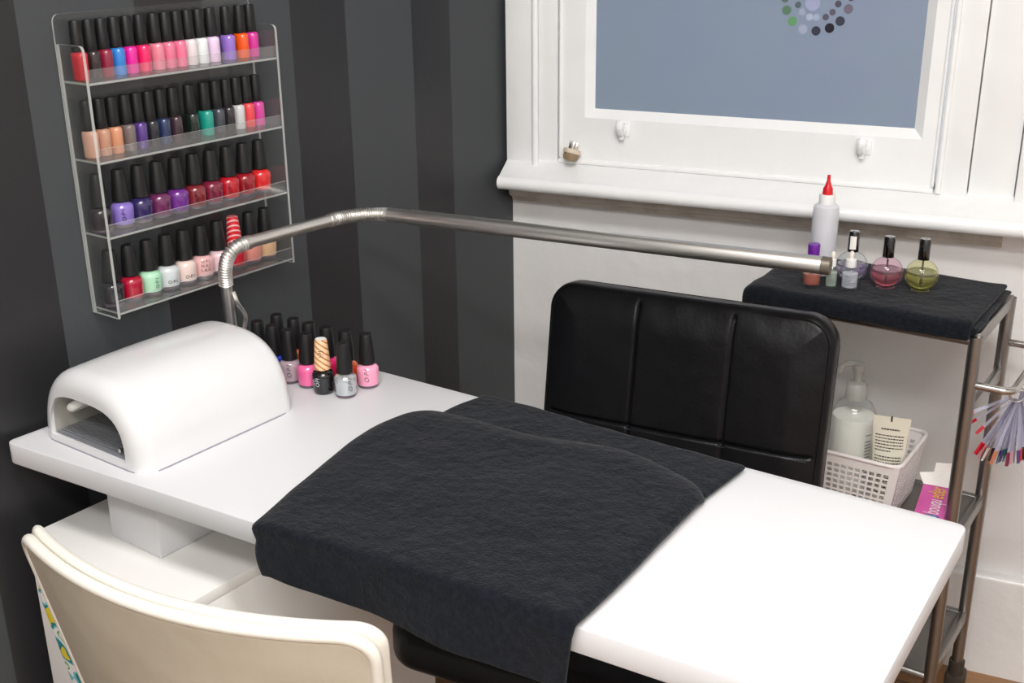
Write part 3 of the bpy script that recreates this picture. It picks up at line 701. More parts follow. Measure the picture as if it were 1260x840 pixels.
# ------------------------------------------------------------------ desk lamp with long tube head
la = thing('tube_desk_lamp', 'long satin-metal tube desk lamp stretching across above the desk', 'lamp', wp(0.800, 0.055, HD), 0, world=True)
HL = 0.955
p0 = wp(0.800, 0.055, HD); 
q1 = at_z(277.5, 352, 0.895); 
jt = at_z(302, 299, HL); a2 = at_z(410, 270, HL); b1 = at_z(478, 264, HL); e1 = at_z(1022, 327.5, HL)
q1 = Vector((p0.x * 0.25 + q1.x * 0.75, p0.y * 0.25 + q1.y * 0.75, 0.895))
mb = MB(); mb.lathe([(0.030, 0.0), (0.030, 0.008), (0.027, 0.012), (0.012, 0.016)], 28, T=Matrix.Translation(p0)); mb.build('base', M['lampmetal'], la)
mb = MB(); mb.tube([p0 + Vector((0, 0, 0.012)), p0.lerp(q1, 0.5), q1], 0.0085, 16); mb.build('pole', M['lampmetal'], la)
def ribbed(pts, r, pitch=0.0042):
    P = smooth_path(pts, 40); L = 0; Q = [P[0]]; D_ = [0]
    for a, b in zip(P, P[1:]): L += (b - a).length; Q.append(b); D_.append(L)
    n = int(L / pitch) * 6; out = []; R = []; k = 0
    for i in range(n + 1):
        d = L * i / n
        while k < len(D_) - 2 and D_[k + 1] < d: k += 1
        t_ = (d - D_[k]) / max(D_[k + 1] - D_[k], 1e-9); out.append(Q[k].lerp(Q[k + 1], t_)); R.append(r * (1 + 0.11 * math.cos(2 * PI * d / pitch)))
    return out, R
dj = (a2 - jt).normalized()
def bez(a, b, c, d, n=10): return [(1 - t) ** 3 * a + 3 * t * (1 - t) ** 2 * b + 3 * t * t * (1 - t) * c + t ** 3 * d for t in [i / n for i in range(n + 1)]]
up_ = (q1 - p0).normalized()
P_, R_ = ribbed(bez(q1, q1 + up_ * 0.040, jt - dj * 0.030, jt), 0.0098)
mb = MB(); mb.tube(P_, R_, 14); mb.build('flexible_elbow', M['lampmetal'], la)
mb = MB(); mb.tube([jt, a2], 0.0092, 16); mb.tube([jt - dj * 0.002, jt + dj * 0.008], 0.0105, 16); mb.tube([a2 - dj * 0.008, a2 + dj * 0.002], 0.0105, 16); mb.build('arm', M['lampmetal'], la)
dh = (e1 - b1).normalized(); mid = (a2 + dj * 0.03 + b1 - dh * 0.03) / 2
P_, R_ = ribbed(bez(a2, a2 + dj * 0.03, b1 - dh * 0.03, b1), 0.0102)
mb = MB(); mb.tube(P_, R_, 14); mb.build('flexible_elbow', M['lampmetal'], la)
mb = MB(); L = (e1 - b1).length
mb.tube([b1, b1 + dh * 0.04, b1 + dh * 0.042, e1 - dh * 0.012], [0.0112, 0.0112, 0.0122, 0.0122], 24); mb.build('lamp_head', M['lampmetal'], la)
mb = MB(); mb.tube([e1 - dh * 0.0115, e1], 0.0124, 24); mb.build('end_cap', mat('grey_end_cap', (120, 112, 100), 0.4, metal=0.6), la)
rr = Vector((RT.x, RT.y, 0)).normalized()
mb = MB(); mb.tube(smooth_path([p0 + rr * 0.020 + Vector((0, 0, 0.012)), p0 + rr * 0.016 + Vector((0, 0, 0.05)), p0 + rr * 0.021 + Vector((0, 0, 0.08)), q1 + rr * 0.014 - Vector((0, 0, 0.03)), q1 + rr * 0.009 - Vector((0, 0, 0.012))], 8), 0.0035, 10); mb.build('cable', M['lampmetal'], la)

# ------------------------------------------------------------------ towel on the desk
def curve_pts(px, z, n):
    P = smooth_path([at_z(x, y, z) for x, y in px], 12)
    D_ = [0]
    for a, b in zip(P, P[1:]): D_.append(D_[-1] + (b - a).length)
    out = []; k = 0
    for i in range(n + 1):
        d = D_[-1] * i / n
        while k < len(D_) - 2 and D_[k + 1] < d: k += 1
        out.append(P[k].lerp(P[k + 1], (d - D_[k]) / max(1e-9, D_[k + 1] - D_[k])))
    return out
def sheet(name, rows, mt, parent, thick, sub=1):
    nv = len(rows); nu = len(rows[0]); mb = MB(); v = [p for r in rows for p in r]
    f = [(j * nu + i, j * nu + i + 1, (j + 1) * nu + i + 1, (j + 1) * nu + i) for j in range(nv - 1) for i in range(nu - 1)]
    mb.add(v, f); o = mb.build(name, mt, parent, recalc=False, ang=180)
    s = o.modifiers.new('s', 'SOLIDIFY'); s.thickness = thick; s.offset = 0
    if sub: q = o.modifiers.new('u', 'SUBSURF'); q.levels = sub; q.render_levels = sub
    return o
tw = thing('black_towel', 'black terry towel folded and draped over the desk front edge', 'towel', at_z(610, 620, HD), 0, world=True)
# lower layer reaching the back edge
NU, NV = 48, 30
zl = HD + 0.006
Lf = curve_pts([(598, 487), (560, 501), (528, 520), (480, 560)], zl, NV); Rt = curve_pts([(919, 577), (884, 603), (850, 629), (790, 680)], zl, NV)
rows = []
for j in range(NV + 1):
    r_ = []
    for i in range(NU + 1):
        u = i / NU; p = Lf[j].lerp(Rt[j], u)
        p.z = zl + 0.0014 * (1 + noise.noise(Vector((p.x * 11, p.y * 11, 3)))) + 0.001 * math.sin(u * 9)
        if j == 0: p = p + Vector((0.0, 0.001 * math.sin(u * 40), 0))
        r_.append(p)
    rows.append(r_)
sheet('under_fold', rows, M['towel'], tw, 0.006)
# upper layer with the hanging front
zu = HD + 0.0150
NV1 = 40; NH = 16
fa = (D - A).normalized(); fn = Vector((fa.y, -fa.x, 0)).normalized()          # along front edge, outward normal
if fn.dot(CC - A) < 0: fn = -fn
def front_pt(px, py, z=zu):        # point above the front edge
    p = at_z(px, py, z); d = (p - A).dot(fn); return p - fn * (d + 0.0)
FL, FR = front_pt(301, 650), front_pt(706, 768)
Lf = curve_pts([(497, 509), (462, 524), (425, 547), (385, 580), (345, 612), (308, 645)], zu, NV1); Lf2 = Lf
Rt = curve_pts([(868, 609), (846, 631), (822, 655), (780, 698), (740, 736), (709, 764)], zu, NV1)
Bk = curve_pts([(497, 509), (530, 503), (574, 511), (645, 531), (772, 553), (845, 585), (868, 609)], zu, NU)
rows = []
for j in range(NV1 + 1):
    v_ = j / NV1; r_ = []
    for i in range(NU + 1):
        u = i / NU; p = Lf[j].lerp(Rt[j], u); dev = Bk[i] - Lf[0].lerp(Rt[0], u); p = p + dev * (1 - v_) ** 2
        p.z = zu + 0.0022 * noise.noise(Vector((p.x * 9 + 3, p.y * 9, 1))) + 0.0012 * noise.noise(Vector((p.x * 25, p.y * 25, 5)))
        p.z -= 0.006 * max(0, 1 - v_ * 14) ** 1.5
        ed = min(u, 1 - u); p.z -= 0.0045 * max(0, 1 - ed * 30)
        r_.append(p)
    rows.append(r_)
last = rows[-1]
ext = []
for h_ in range(1, NH + 1):
    r_ = []
    for i in range(NU + 1):
        u = i / NU; p0_ = last[i]; d0 = (p0_ - A).dot(fn)
        hang = 0.044 + 0.020 * u; R0 = 0.016; L0 = -d0 + 0.002     # flat run to the edge, quarter bend, drop
        tot = L0 + R0 * PI / 2 + hang; s_ = tot * h_ / NH
        if s_ < L0: off, dz = d0 + s_, 0
        elif s_ < L0 + R0 * PI / 2: a_ = (s_ - L0) / R0; off = 0.002 + R0 * math.sin(a_) - 0.002; dz = -R0 * (1 - math.cos(a_))
        else: off = R0; dz = -R0 - (s_ - L0 - R0 * PI / 2)
        wv_ = max(0, -dz) / 0.08
        off += wv_ * (0.006 * math.sin(u * 11 + 0.5) + 0.004) ; 
        side = fa * (-0.006 * (1 - u) * math.sin(min(1, max(0, s_ / tot)) * PI) - 0.010 * u * wv_ + 0.012 * (1 - u) * wv_)
        q_ = p0_ + fn * (off - d0) + side; q_.z = p0_.z + dz
        r_.append(q_)
    ext.append(r_)
rows += ext
sheet('top_fold', rows, M['towel'], tw, 0.009)

# ------------------------------------------------------------------ black chair behind the desk
bc = thing('black_office_chair', 'black leatherette swivel chair with panelled backrest behind the desk', 'chair', (0.508, -0.76, 0), math.radians(-2))
BW, BH = 0.456, 0.40
def bfront(x, z):
    g = 0.0
    e = min(BW / 2 - abs(x), BH / 2 - abs(z)) - 0.012
    zz = z - (BH / 2) + 0.212      # seam height
    for gx in (-BW / 6 + 0.004, BW / 6 + 0.002): g += 0.0065 * math.exp(-((x - gx) / 0.0022) ** 2)
    g += 0.0060 * math.exp(-(zz / 0.0022) ** 2)
    pil = 0
    for c0 in (-BW / 3, 0, BW / 3): pil = max(pil, 1 - ((x - c0) / (BW / 6)) ** 4)
    return 0.010 * math.sin(PI / 2 * min(1, max(0, e / 0.05))) * (0.75 + 0.25 * pil) - g * min(1, max(0, e / 0.01))
REC = math.radians(9)
Tb = Matrix.Translation((0, 0.262, 0.853)) @ Matrix.Rotation(-REC, 4, 'X') @ Matrix.Rotation(math.radians(0.0), 4, 'Y') @ Matrix.Translation((0, 0.02, -BH / 2))
mb = pad(BW, BH, 0.045, 0.046, 0.013, front=bfront, nu=220, nv=190, T=Tb, bend=lambda x, y, z: (x, y + 0.10 * x * x, z)); mb.build('backrest', M['leather'], bc, ang=70)
# stitched seam piping around the front face
def rr_path(w, h, r, y, n=8):
    out = []
    for cx, cz, a0 in ((w / 2 - r, h / 2 - r, 0), (-w / 2 + r, h / 2 - r, 90), (-w / 2 + r, -h / 2 + r, 180), (w / 2 - r, -h / 2 + r, 270)):
        for i in range(n + 1):
            a = math.radians(a0 + 90 * i / n); x = cx + r * math.cos(a); out.append(Tb @ Vector((x, y + 0.10 * x * x, cz + r * math.sin(a))))
    return out
mb = MB(); mb.tube(rr_path(BW - 0.016, BH - 0.016, 0.040, -0.0222), 0.0016, 6, closed=True); mb.tube(rr_path(BW - 0.002, BH - 0.002, 0.045, 0.012), 0.0014, 6, closed=True); mb.build('piping', M['leather'], bc)
mb = MB(); zz = BH / 2 - 0.212
for i in range(90):
    x = -BW / 2 + 0.022 + (BW - 0.044) * i / 89
    mb.tube([Tb @ Vector((x - 0.0016, -0.0305 + 0.10 * x * x, zz - 0.006)), Tb @ Vector((x + 0.0010, -0.0305 + 0.10 * x * x, zz - 0.0058))], 0.0006, 5)
mb.build('stitching', M['stitch'], bc)
Ts = Matrix.Translation((-0.006, -0.015, 0.488)) @ Matrix.Rotation(PI / 2, 4, 'X')
mb = pad(0.462, 0.49, 0.05, 0.062, 0.018, nu=40, nv=40, T=Ts, front=lambda x, z: 0, back=lambda x, z: 0.012 * max(0, 1 - (x / 0.23) ** 4) * max(0, 1 - (z / 0.245) ** 4)); mb.build('seat', M['leather'], bc, ang=70)
mb = MB(); mb.tube(smooth_path([(0, 0.08, 0.44), (0, 0.26, 0.435), (0, 0.315, 0.50), (0, 0.325, 0.62)], 6), 0.016, 12); mb.build('back_bracket', M['chrome'], bc)
mb = MB(); mb.lathe([(0.028, 0.10), (0.028, 0.28), (0.017, 0.285), (0.017, 0.44), (0.07, 0.445), (0.07, 0.45)], 20); mb.build('gas_column', M['chrome'], bc)
for k in range(5):
    a = 2 * PI * k / 5 + 0.25; c_, s_ = math.cos(a), math.sin(a)
    mb = MB(); mb.tube([(c_ * 0.02, s_ * 0.02, 0.115), (c_ * 0.14, s_ * 0.14, 0.10), (c_ * 0.225, s_ * 0.225, 0.075)], [0.02, 0.016, 0.012], 12)
    leg = mb.build('base_arm', M['chrome'], bc)
    mb = MB(); mb.tube([(c_ * 0.225 - s_ * 0.016, s_ * 0.225 + c_ * 0.016, 0.0275), (c_ * 0.225 + s_ * 0.016, s_ * 0.225 - c_ * 0.016, 0.0275)], 0.027, 20); mb.tube([(c_ * 0.225, s_ * 0.225, 0.03), (c_ * 0.225, s_ * 0.225, 0.07)], 0.006, 8); mb.build('caster', M['blackplastic'], leg)

# ------------------------------------------------------------------ cream chair in the foreground
ZC = 0.842
l_, r_, m_ = at_z(25, 646, ZC), at_z(466, 779, ZC), at_z(250, 762, ZC)
cw = (r_ - l_).length; cang = math.atan2(r_.y - l_.y, r_.x - l_.x); cm = (l_ + r_) / 2
wc = thing('cream_chair', 'cream shell chair seen from behind in the foreground, worn white rim', 'chair', (cm.x, cm.y, 0), cang)
SAG = 0.052; BH2 = 0.40
def bendf(x, y, z):       # z: 0 at top going negative
    d = -z; w_ = 1 - 0.17 * (d / BH2)
    ang_y = SAG * (1 - (x / (cw / 2)) ** 2)
    return (x * w_, y - ang_y * (1 - 0.25 * d / BH2) + 0.17 * d, z)
def slab_back(t_, yo, w, h, zt_, er, name, mt, rc=0.028):
    def bf(x, y, z): return tuple(Vector(bendf(x, y + yo, z - h / 2 + zt_)) + Vector((0, 0, ZC)))
    mb = pad(w, h, rc, t_, er, nu=48, nv=30, bend=bf); return mb.build(name, mt, wc, ang=60)
slab_back(0.011, 0.0, cw - 0.004, BH2, -0.004, 0.005, 'rear_shell', [M['cream']])
def rim_path(w, h, rc, yo, zt_):
    out = []
    for i in range(10): out.append((-w / 2, -h + h * i / 10 * 0.94))
    for i in range(7): a = PI - PI / 2 * i / 6; out.append((-w / 2 + rc + rc * math.cos(a), -rc + rc * math.sin(a)))
    for i in range(1, 24): out.append((-w / 2 + rc + (w - 2 * rc) * i / 24, 0))
    for i in range(7): a = PI / 2 - PI / 2 * i / 6; out.append((w / 2 - rc + rc * math.cos(a), -rc + rc * math.sin(a)))
    for i in range(10): out.append((w / 2, -h + h * (9 - i) / 10 * 0.94))
    return [Vector(bendf(x, yo, z + zt_)) + Vector((0, 0, ZC)) for x, z in out]
mb = MB(); mb.tube(rim_path(cw - 0.008, BH2, 0.028, -0.001, -0.004), 0.0062, 12); mb.build('shell_rim', M['creamrim'], wc)
slab_back(0.013, 0.0125, cw, BH2, 0.004, 0.0069, 'front_pad', [M['creamrim']])
Tw = Matrix.Translation((0, 0.205, 0.415)) @ Matrix.Rotation(PI / 2, 4, 'X')
mb = pad(0.37, 0.33, 0.05, 0.05, 0.02, T=Tw, nu=24, nv=24); mb.build('seat', M['creamrim'], wc)
mb = MB(); mb.tube(smooth_path([(0, 0.12, 0.385), (0, 0.03, 0.38), (0, -0.02, 0.42), (0, -0.015, 0.52)], 6), 0.014, 12); mb.build('back_bracket', M['chrome'], wc)
for sx in (-1, 1):
    for sy in (0, 1):
        x0, y0 = sx * 0.14, 0.09 + sy * 0.22
        mb = MB(); mb.tube([(x0, y0, 0.39), (x0 * 1.2, y0 + (0.02 if sy else -0.03), 0.0)], 0.010, 12); mb.build('leg', M['chrome'], wc)
# scuffs on the rim
mb = MB()
for px, py in ((173, 752), (193, 761), (196, 764), (286, 781)):
    pass
# printed cushion standing inside the chair back, sticking out at its left side
Tc = Matrix.Translation((-0.035, 0.105, 0.592)) @ Matrix.Rotation(math.radians(-8), 4, 'X') @ Matrix.Rotation(math.radians(2), 4, 'Y')
cu_tl = at_y(46, 697, -1.365) + Vector((0.170 * math.cos(cang), 0.170 * math.sin(cang), 0))
cu_loc = Matrix.Translation((cm.x, cm.y, 0)) @ Matrix.Rotation(cang, 4, 'Z')
cu = thing('printed_cushion', 'white cushion printed with teal and yellow leaves, behind the left edge of the cream chair', 'cushion', Vector((cu_tl.x, cu_tl.y, cu_tl.z - 0.30)), cang)
Tc2 = Matrix.Translation((0, 0.0, 0.30)) @ Matrix.Rotation(math.radians(10), 4, 'X') @ Matrix.Translation((0, 0, -0.15))
mb = pad(0.34, 0.30, 0.03, 0.03, 0.012, front=lambda x, z: 0.010 * max(0, 1 - (x / .17) ** 2) * max(0, 1 - (z / .14) ** 2), back=lambda x, z: 0.010 * max(0, 1 - (x / .17) ** 2) * max(0, 1 - (z / .14) ** 2), T=Tc2)
mb.build('cover', M['print'], cu)

# ------------------------------------------------------------------ steel trolley
TR = math.radians(-9.3); ct, st_ = math.cos(TR), math.sin(TR)
FRp = Vector((0.925, -0.35, 0)); TL, TD = 0.362, 0.222
ex = Vector((ct, st_, 0)); ey = Vector((-st_, ct, 0)); tcn = FRp - ex * TL / 2 + ey * TD / 2
tro = thing('steel_trolley', 'stainless steel tube trolley with three shelves against the white wall', 'trolley', tcn, TR)
lx, ly = TL / 2, TD / 2; LR = 0.0105
def troW(x, y, z): return tcn + ex * x + ey * y + Vector((0, 0, z))
TZ = 0.800
for sx in (-1, 1):
    for sy in (-1, 1):
        mb = MB(); mb.tube([(sx * lx, sy * ly, 0.085), (sx * lx, sy * ly, TZ - 0.012), (sx * lx, sy * ly, TZ)], LR, 16)
        leg = mb.build('leg', M['steel'], tro)
        mb = MB(); a_ = 0.6 * sx + sy; c_, s_ = math.cos(a_), math.sin(a_); X0, Y0 = sx * lx, sy * ly
        mb.tube([(X0 + c_ * 0.014 - s_ * 0.011, Y0 + s_ * 0.014 + c_ * 0.011, 0.029), (X0 + c_ * 0.014 + s_ * 0.011, Y0 + s_ * 0.014 - c_ * 0.011, 0.029)], 0.0285, 20)
        mb.tube([(X0, Y0, 0.058), (X0, Y0, 0.09)], 0.014, 12)
        mb.box(-0.020, 0.020, -0.017, 0.017, 0.030, 0.064, 0.006, T=Matrix.Translation((X0 + c_ * 0.006, Y0 + s_ * 0.006, 0)) @ Matrix.Rotation(a_, 4, 'Z'))
        mb.build('caster', M['caster'], leg)
def shelf_(z, nm, front_round=True):
    mb = MB(); mb.box(-lx + 0.006, lx - 0.006, -ly + 0.006, ly - 0.006, z - 0.006, z - 0.002, 0.001)
    s = mb.build(nm, M['shelfsteel'], tro)
    mb = MB(); h = 0.011
    for sy in (-1, 1): mb.tube([(-lx, sy * ly, z - h + .004), (lx, sy * ly, z - h + .004)], 0.008, 12)
    for sx in (-1, 1): mb.box(sx * lx - 0.006, sx * lx + 0.006, -ly, ly, z - 0.016, z + 0.006, 0.002)
    mb.build('shelf_rail', M['steel'], s)
shelf_(TZ - 0.001, 'top_shelf'); ZM = 0.432; shelf_(ZM, 'middle_shelf'); shelf_(0.195, 'bottom_shelf')
mb = MB(); mb.box(lx - 0.005, lx + 0.005, -ly, ly, 0.655, 0.680, 0.002); mb.build('side_rail', M['steel'], tro)
# towel-bar handle on the right side
hz = 0.722
mb = MB(); R = 0.018; ox = lx + 0.062
hp = [(lx, -ly, hz)] + [(ox - R + R * math.sin(PI / 2 * i / 6), -ly + R - R * math.cos(PI / 2 * i / 6), hz) for i in range(7)] + [(ox - R + R * math.cos(PI / 2 * i / 6), ly - R + R * math.sin(PI / 2 * i / 6), hz) for i in range(7)] + [(lx, ly, hz)]
mb.tube(hp, 0.0062, 12); mb.build('handle', M['chrome'], tro)

# towel on the trolley
tt = thing('folded_black_towel', 'small folded black towel covering the trolley top under the bottles', 'towel', troW(0, 0, TZ + 0.006), 0, world=True)
def ttowel(name, z, x0, x1, y0, y1, hang, th, sd, drop_l=0.0):
    rows = []; nu, nv = 44, 26
    for j in range(nv + 1):
        r_ = []
        for i in range(nu + 1):
            u, v_ = i / nu, j / nv; x = x0 + (x1 - x0) * u; d = v_ * (y1 - y0 + hang)
            y = y1 - d; zz = z
            if y < y0:
                ex_ = y0 - y; rr_ = 0.010
                if ex_ < rr_ * PI / 2: a_ = ex_ / rr_; y = y0 - rr_ * math.sin(a_); zz = z - rr_ * (1 - math.cos(a_))
                else: y = y0 - rr_; zz = z - rr_ - (ex_ - rr_ * PI / 2)
            zz += 0.0022 * noise.noise(Vector((x * 22 + sd, y * 22, zz * 9))); x += 0.003 * noise.noise(Vector((sd, y * 18, u * 3)))
            y += 0.0035 * noise.noise(Vector((x * 14, sd, 2)))
            if u < 0.06: zz -= 0.008 * (1 - u / 0.06) ** 2
            r_.append(troW(x, y, zz))
        rows.append(r_)
    sheet(name, rows, M['towel'], tt, th)
ttowel('lower_layer', TZ + 0.0115, -lx - 0.004, lx + 0.004, -ly - 0.006, ly - 0.006, 0.012, 0.006, 1)
ttowel('upper_layer', TZ + 0.0205, -lx - 0.008, lx - 0.004, -ly - 0.010, ly - 0.010, 0.030, 0.008, 7)
ZTT = TZ + 0.0262

# ------------------------------------------------------------------ bottles on the trolley
def tb(px, py): return at_z(px, py, ZTT)
def outl(prof, k=0.0): return prof
p = tb(1010, 336)
sq = thing('squeeze_bottle', 'tall translucent squeeze bottle with red pointed nozzle on the trolley', 'bottle', p, 0.2)
mb = MB(); mb.lathe([(0.0195, 0), (0.0215, 0.002), (0.0215, 0.105), (0.0205, 0.116), (0.017, 0.119), (0.012, 0.121)], 28); mb.build('bottle', M['milky'], sq)
mb = MB(); mb.lathe([(0.0188, 0.003), (0.0203, 0.004), (0.0203, 0.075), (0, 0.075)], 28); mb.build('liquid', M['acetone'], sq)
mb = MB(); mb.lathe([(0.0132, 0.119), (0.0132, 0.134), (0.012, 0.136), (0, 0.136)], 24); mb.build('collar', M['white'], sq)
mb = MB(); mb.lathe([(0.0085, 0.136), (0.0078, 0.146), (0.0055, 0.150), (0.0030, 0.158), (0.0024, 0.168), (0, 0.1685)], 18); mb.build('nozzle', M['red'], sq)
# oil bottles: round body
def oil(px, py, lab, glass, liqrgb, level, capm=None, label_on=False, group='round oil bottles on the trolley', sc=1.0):
    p = tb(px, py); t_ = thing('round_oil_bottle', lab, 'bottle', p, 0.3, group); t_.scale = (sc, sc, sc)
    R = 0.0262; zc = 0.0245
    def prof(r, z0=0.0, top=True, lim=None):
        out = [(0.0145 * r / R, z0)]
        a = -62
        while a <= 68:
            rr_, zz = r * math.cos(math.radians(a)), zc + r * math.sin(math.radians(a))
            if lim and zz > lim: break
            out.append((rr_, max(zz, z0))); a += 6.5
        return out
    mb = MB(); mb.lathe(prof(R) + [(0.0088, 0.0505), (0.0085, 0.054)], 30); mb.build('bottle', glass, t_)
    lp = prof(R - 0.0028, 0.004, lim=level); z_ = level; rr_ = math.sqrt(max(0, (R - 0.0028) ** 2 - (z_ - zc) ** 2))
    liq = mat('oil', liqrgb, 0.02, trans=0.9, ior=1.36)
    mb = MB(); mb.lathe(lp + [(rr_, z_), (0, z_)], 30); mb.build('liquid', liq, t_)
    mb = MB(); mb.tube([(0, 0, 0.012), (0, 0, 0.052)], 0.0016, 8); mb.build('brush', M['capgloss'], t_)
    mb = MB(); mb.lathe([(0.0088, 0.0505), (0.0093, 0.052), (0.0088, 0.082), (0.0078, 0.0845), (0, 0.085)], 22); mb.build('cap', M['capgloss'], t_)
    if label_on:
        a_ = math.atan2(CC.y - p.y, CC.x - p.x); mb = MB(); v = []; 
        for k in range(9):
            a = a_ - 0.95 + 1.15 * k / 8; v += [(0.0093 * math.cos(a), 0.0093 * math.sin(a), 0.0555), (0.0091 * math.cos(a), 0.0091 * math.sin(a), 0.0775)]
        mb.add(v, [(2 * k, 2 * k + 2, 2 * k + 3, 2 * k + 1) for k in range(8)]); mb.build('cap_label', M['paper'], t_)
        mb = MB(); v = []
        for k in range(17):
            a = a_ - 1.0 + 2.0 * k / 16
            for b in (-0.3, 0.05, 0.4): v.append(((R + .0003) * math.cos(b) * math.cos(a), (R + .0003) * math.cos(b) * math.sin(a), zc + (R + .0003) * math.sin(b)))
        mb.add(v, [(3 * k + j, 3 * k + 3 + j, 3 * k + 4 + j, 3 * k + 1 + j) for k in range(16) for j in range(2)]); mb.build('body_label', mat('lilac_print_label', (120, 105, 150), 0.5, alpha=0.45), t_)
    return t_
oil(1046, 345, 'round clear oil bottle with paper label on black cap, behind the two droppers', M['glass'], (205, 195, 215), 0.030, label_on=True)
oil(1089, 352.5, 'round bottle of pink cuticle oil with black cap on the trolley', M['pinkglass'], (188, 112, 116), 0.031)
oil(1132, 356, 'round bottle of yellow cuticle oil with black cap, rightmost on the trolley', M['yellowglass'], (158, 158, 92), 0.031)
# purple capped bottle
p = tb(998, 350); pc = thing('purple_capped_bottle', 'small bottle of orange liquid with purple cap at left end of trolley bottles', 'bottle', p)
mb = MB(); mb.lathe([(0.0142, 0), (0.0152, 0.0015), (0.0155, 0.024), (0.014, 0.031), (0.0085, 0.036), (0.008, 0.040)], 24); mb.build('bottle', M['glass'], pc)
mb = MB(); mb.lathe([(0.0132, 0.003), (0.0138, 0.004), (0.0138, 0.020), (0, 0.020)], 24); mb.build('liquid', mat('orange_liquid', (172, 92, 76), 0.1), pc)
mb = MB(); mb.lathe([(0.0086, 0.038), (0.0088, 0.039), (0.0096, 0.058), (0.0098, 0.068), (0.0090, 0.0695), (0, 0.07)], 22); mb.build('cap', M['purple'], pc)
# droppers
def dropper(px, py, lab, sc, liq, r0, hb):
    p = tb(px, py); t_ = thing('dropper_bottle', lab, 'bottle', p, 0, 'dropper bottles on the trolley'); t_.scale = (sc, sc, sc)
    mb = MB(); mb.lathe([(r0 * 0.95, 0), (r0, 0.0015), (r0, hb), (r0 * 0.85, hb + 0.004), (r0 * 0.55, hb + 0.007), (r0 * 0.5, hb + 0.009)], 24); mb.build('bottle', M['glass'], t_)
    mb = MB(); mb.lathe([(r0 * 0.86, 0.003), (r0 * 0.9, 0.004), (r0 * 0.9, hb * 0.85), (0, hb * 0.85)], 24); mb.build('liquid', liq, t_)
    mb = MB(); mb.lathe([(r0 * 0.62, hb + 0.006), (r0 * 0.64, hb + 0.007), (r0 * 0.60, hb + 0.018), (r0 * 0.4, hb + 0.019), (0, hb + .019)], 22); mb.build('collar', M['white'], t_)
    mb = MB(); z = hb + 0.018; mb.lathe([(0.0036, z), (0.0034, z + 0.003), (0.0042, z + 0.006), (0.0040, z + 0.010), (0.0022, z + 0.0135), (0, z + 0.014)], 16); mb.build('rubber_bulb', M['ivory'], t_)
    a_ = math.atan2(CC.y - p.y, CC.x - p.x); mb = MB()
    for k in range(6):
        z = hb * 0.78 - k * hb * 0.1; n = random.randint(3, 6); a = a_ - 0.55
        for q in range(n):
            w = random.uniform(0.08, 0.22); rr_ = r0 + 0.0002
            mb.add([(rr_ * math.cos(a), rr_ * math.sin(a), z), (rr_ * math.cos(a + w), rr_ * math.sin(a + w), z), (rr_ * math.cos(a + w), rr_ * math.sin(a + w), z + 0.0009), (rr_ * math.cos(a), rr_ * math.sin(a), z + 0.0009)], [(0, 1, 2, 3)]); a += w + 0.06
    mb.build('print', M['stitch'], t_, smooth=False)
pale = clear_mat('pale_serum', (225, 225, 232), 0.75, (225, 227, 236)); pgreen = clear_mat('greenish_serum', (215, 225, 212), 0.5, (205, 218, 205))
dropper(1022, 352.5, 'slim glass dropper bottle with white top beside the end of the lamp tube', 0.95, pgreen, 0.0100, 0.031)
dropper(1044.5, 354, 'wider glass dropper bottle with white top, in front of the labelled oil bottle', 1.0, pale, 0.0138, 0.030)

# ------------------------------------------------------------------ basket and contents on the middle shelf
ZSH = ZM - 0.0015
bk = thing('white_plastic_basket', 'white perforated plastic basket on the trolley middle shelf', 'basket', troW(-0.047, -0.012, ZSH), TR)
bw2, bd2, bh = 0.134, 0.082, 0.116
def wallgrid(mb, p0, p1, q0, q1, nc, nr, mx=0.16, mtop=0.16, mbot=0.12):
    """bottom edge p0->p1, top edge q0->q1; grid of square holes"""
    p0, p1, q0, q1 = map(Vector, (p0, p1, q0, q1))
    def cuts(n, a, b):
        c = [0, a]; w = (1 - a - b) / n
        for k in range(n): c += [a + w * (k + 0.28), a + w * (k + 1.0)] if k < n - 1 else [a + w * (k + 0.28), a + w * (k + 1.0)]
        return c + [1]
    U = cuts(nc, 0.05, 0.05); V = cuts(nr, mbot, mtop); base = [[(p0.lerp(p1, u)).lerp(q0.lerp(q1, u), w) for u in U] for w in V]
    v = [p for r in base for p in r]; k = len(U); f = []
    for j in range(len(V) - 1):
        for i in range(k - 1):
            hole = (i >= 2 and i % 2 == 0 and i < k - 2) and (j >= 2 and j % 2 == 0 and j < len(V) - 2)
            if not hole: f.append((j * k + i, j * k + i + 1, (j + 1) * k + i + 1, (j + 1) * k + i))
    mb.add(v, f)
tp = 0.90
c0 = [(-bw2 * tp, -bd2 * tp, 0.003), (bw2 * tp, -bd2 * tp, 0.003), (bw2 * tp, bd2 * tp, 0.003), (-bw2 * tp, bd2 * tp, 0.003)]
c1 = [(-bw2, -bd2, bh), (bw2, -bd2, bh), (bw2, bd2, bh), (-bw2, bd2, bh)]
mb = MB()
for k in range(4):
    k2 = (k + 1) % 4; wallgrid(mb, c0[k], c0[k2], c1[k], c1[k2], 20 if k % 2 == 0 else 14, 8)
mb.add([c0[0], c0[1], c0[2], c0[3]], [(0, 1, 2, 3)])
o = mb.build('basket_body', M['basket'], bk, smooth=False); s = o.modifiers.new('s', 'SOLIDIFY'); s.thickness = 0.0022; s.offset = 0
mb = MB(); rim = round_poly([(x * 1.01, y * 1.01, bh) for x, y, z in c1], 0.02, 5); mb.tube(rim, 0.0034, 10, closed=True); mb.build('rim', M['basket'], bk)
FZ = ZSH + 0.0065
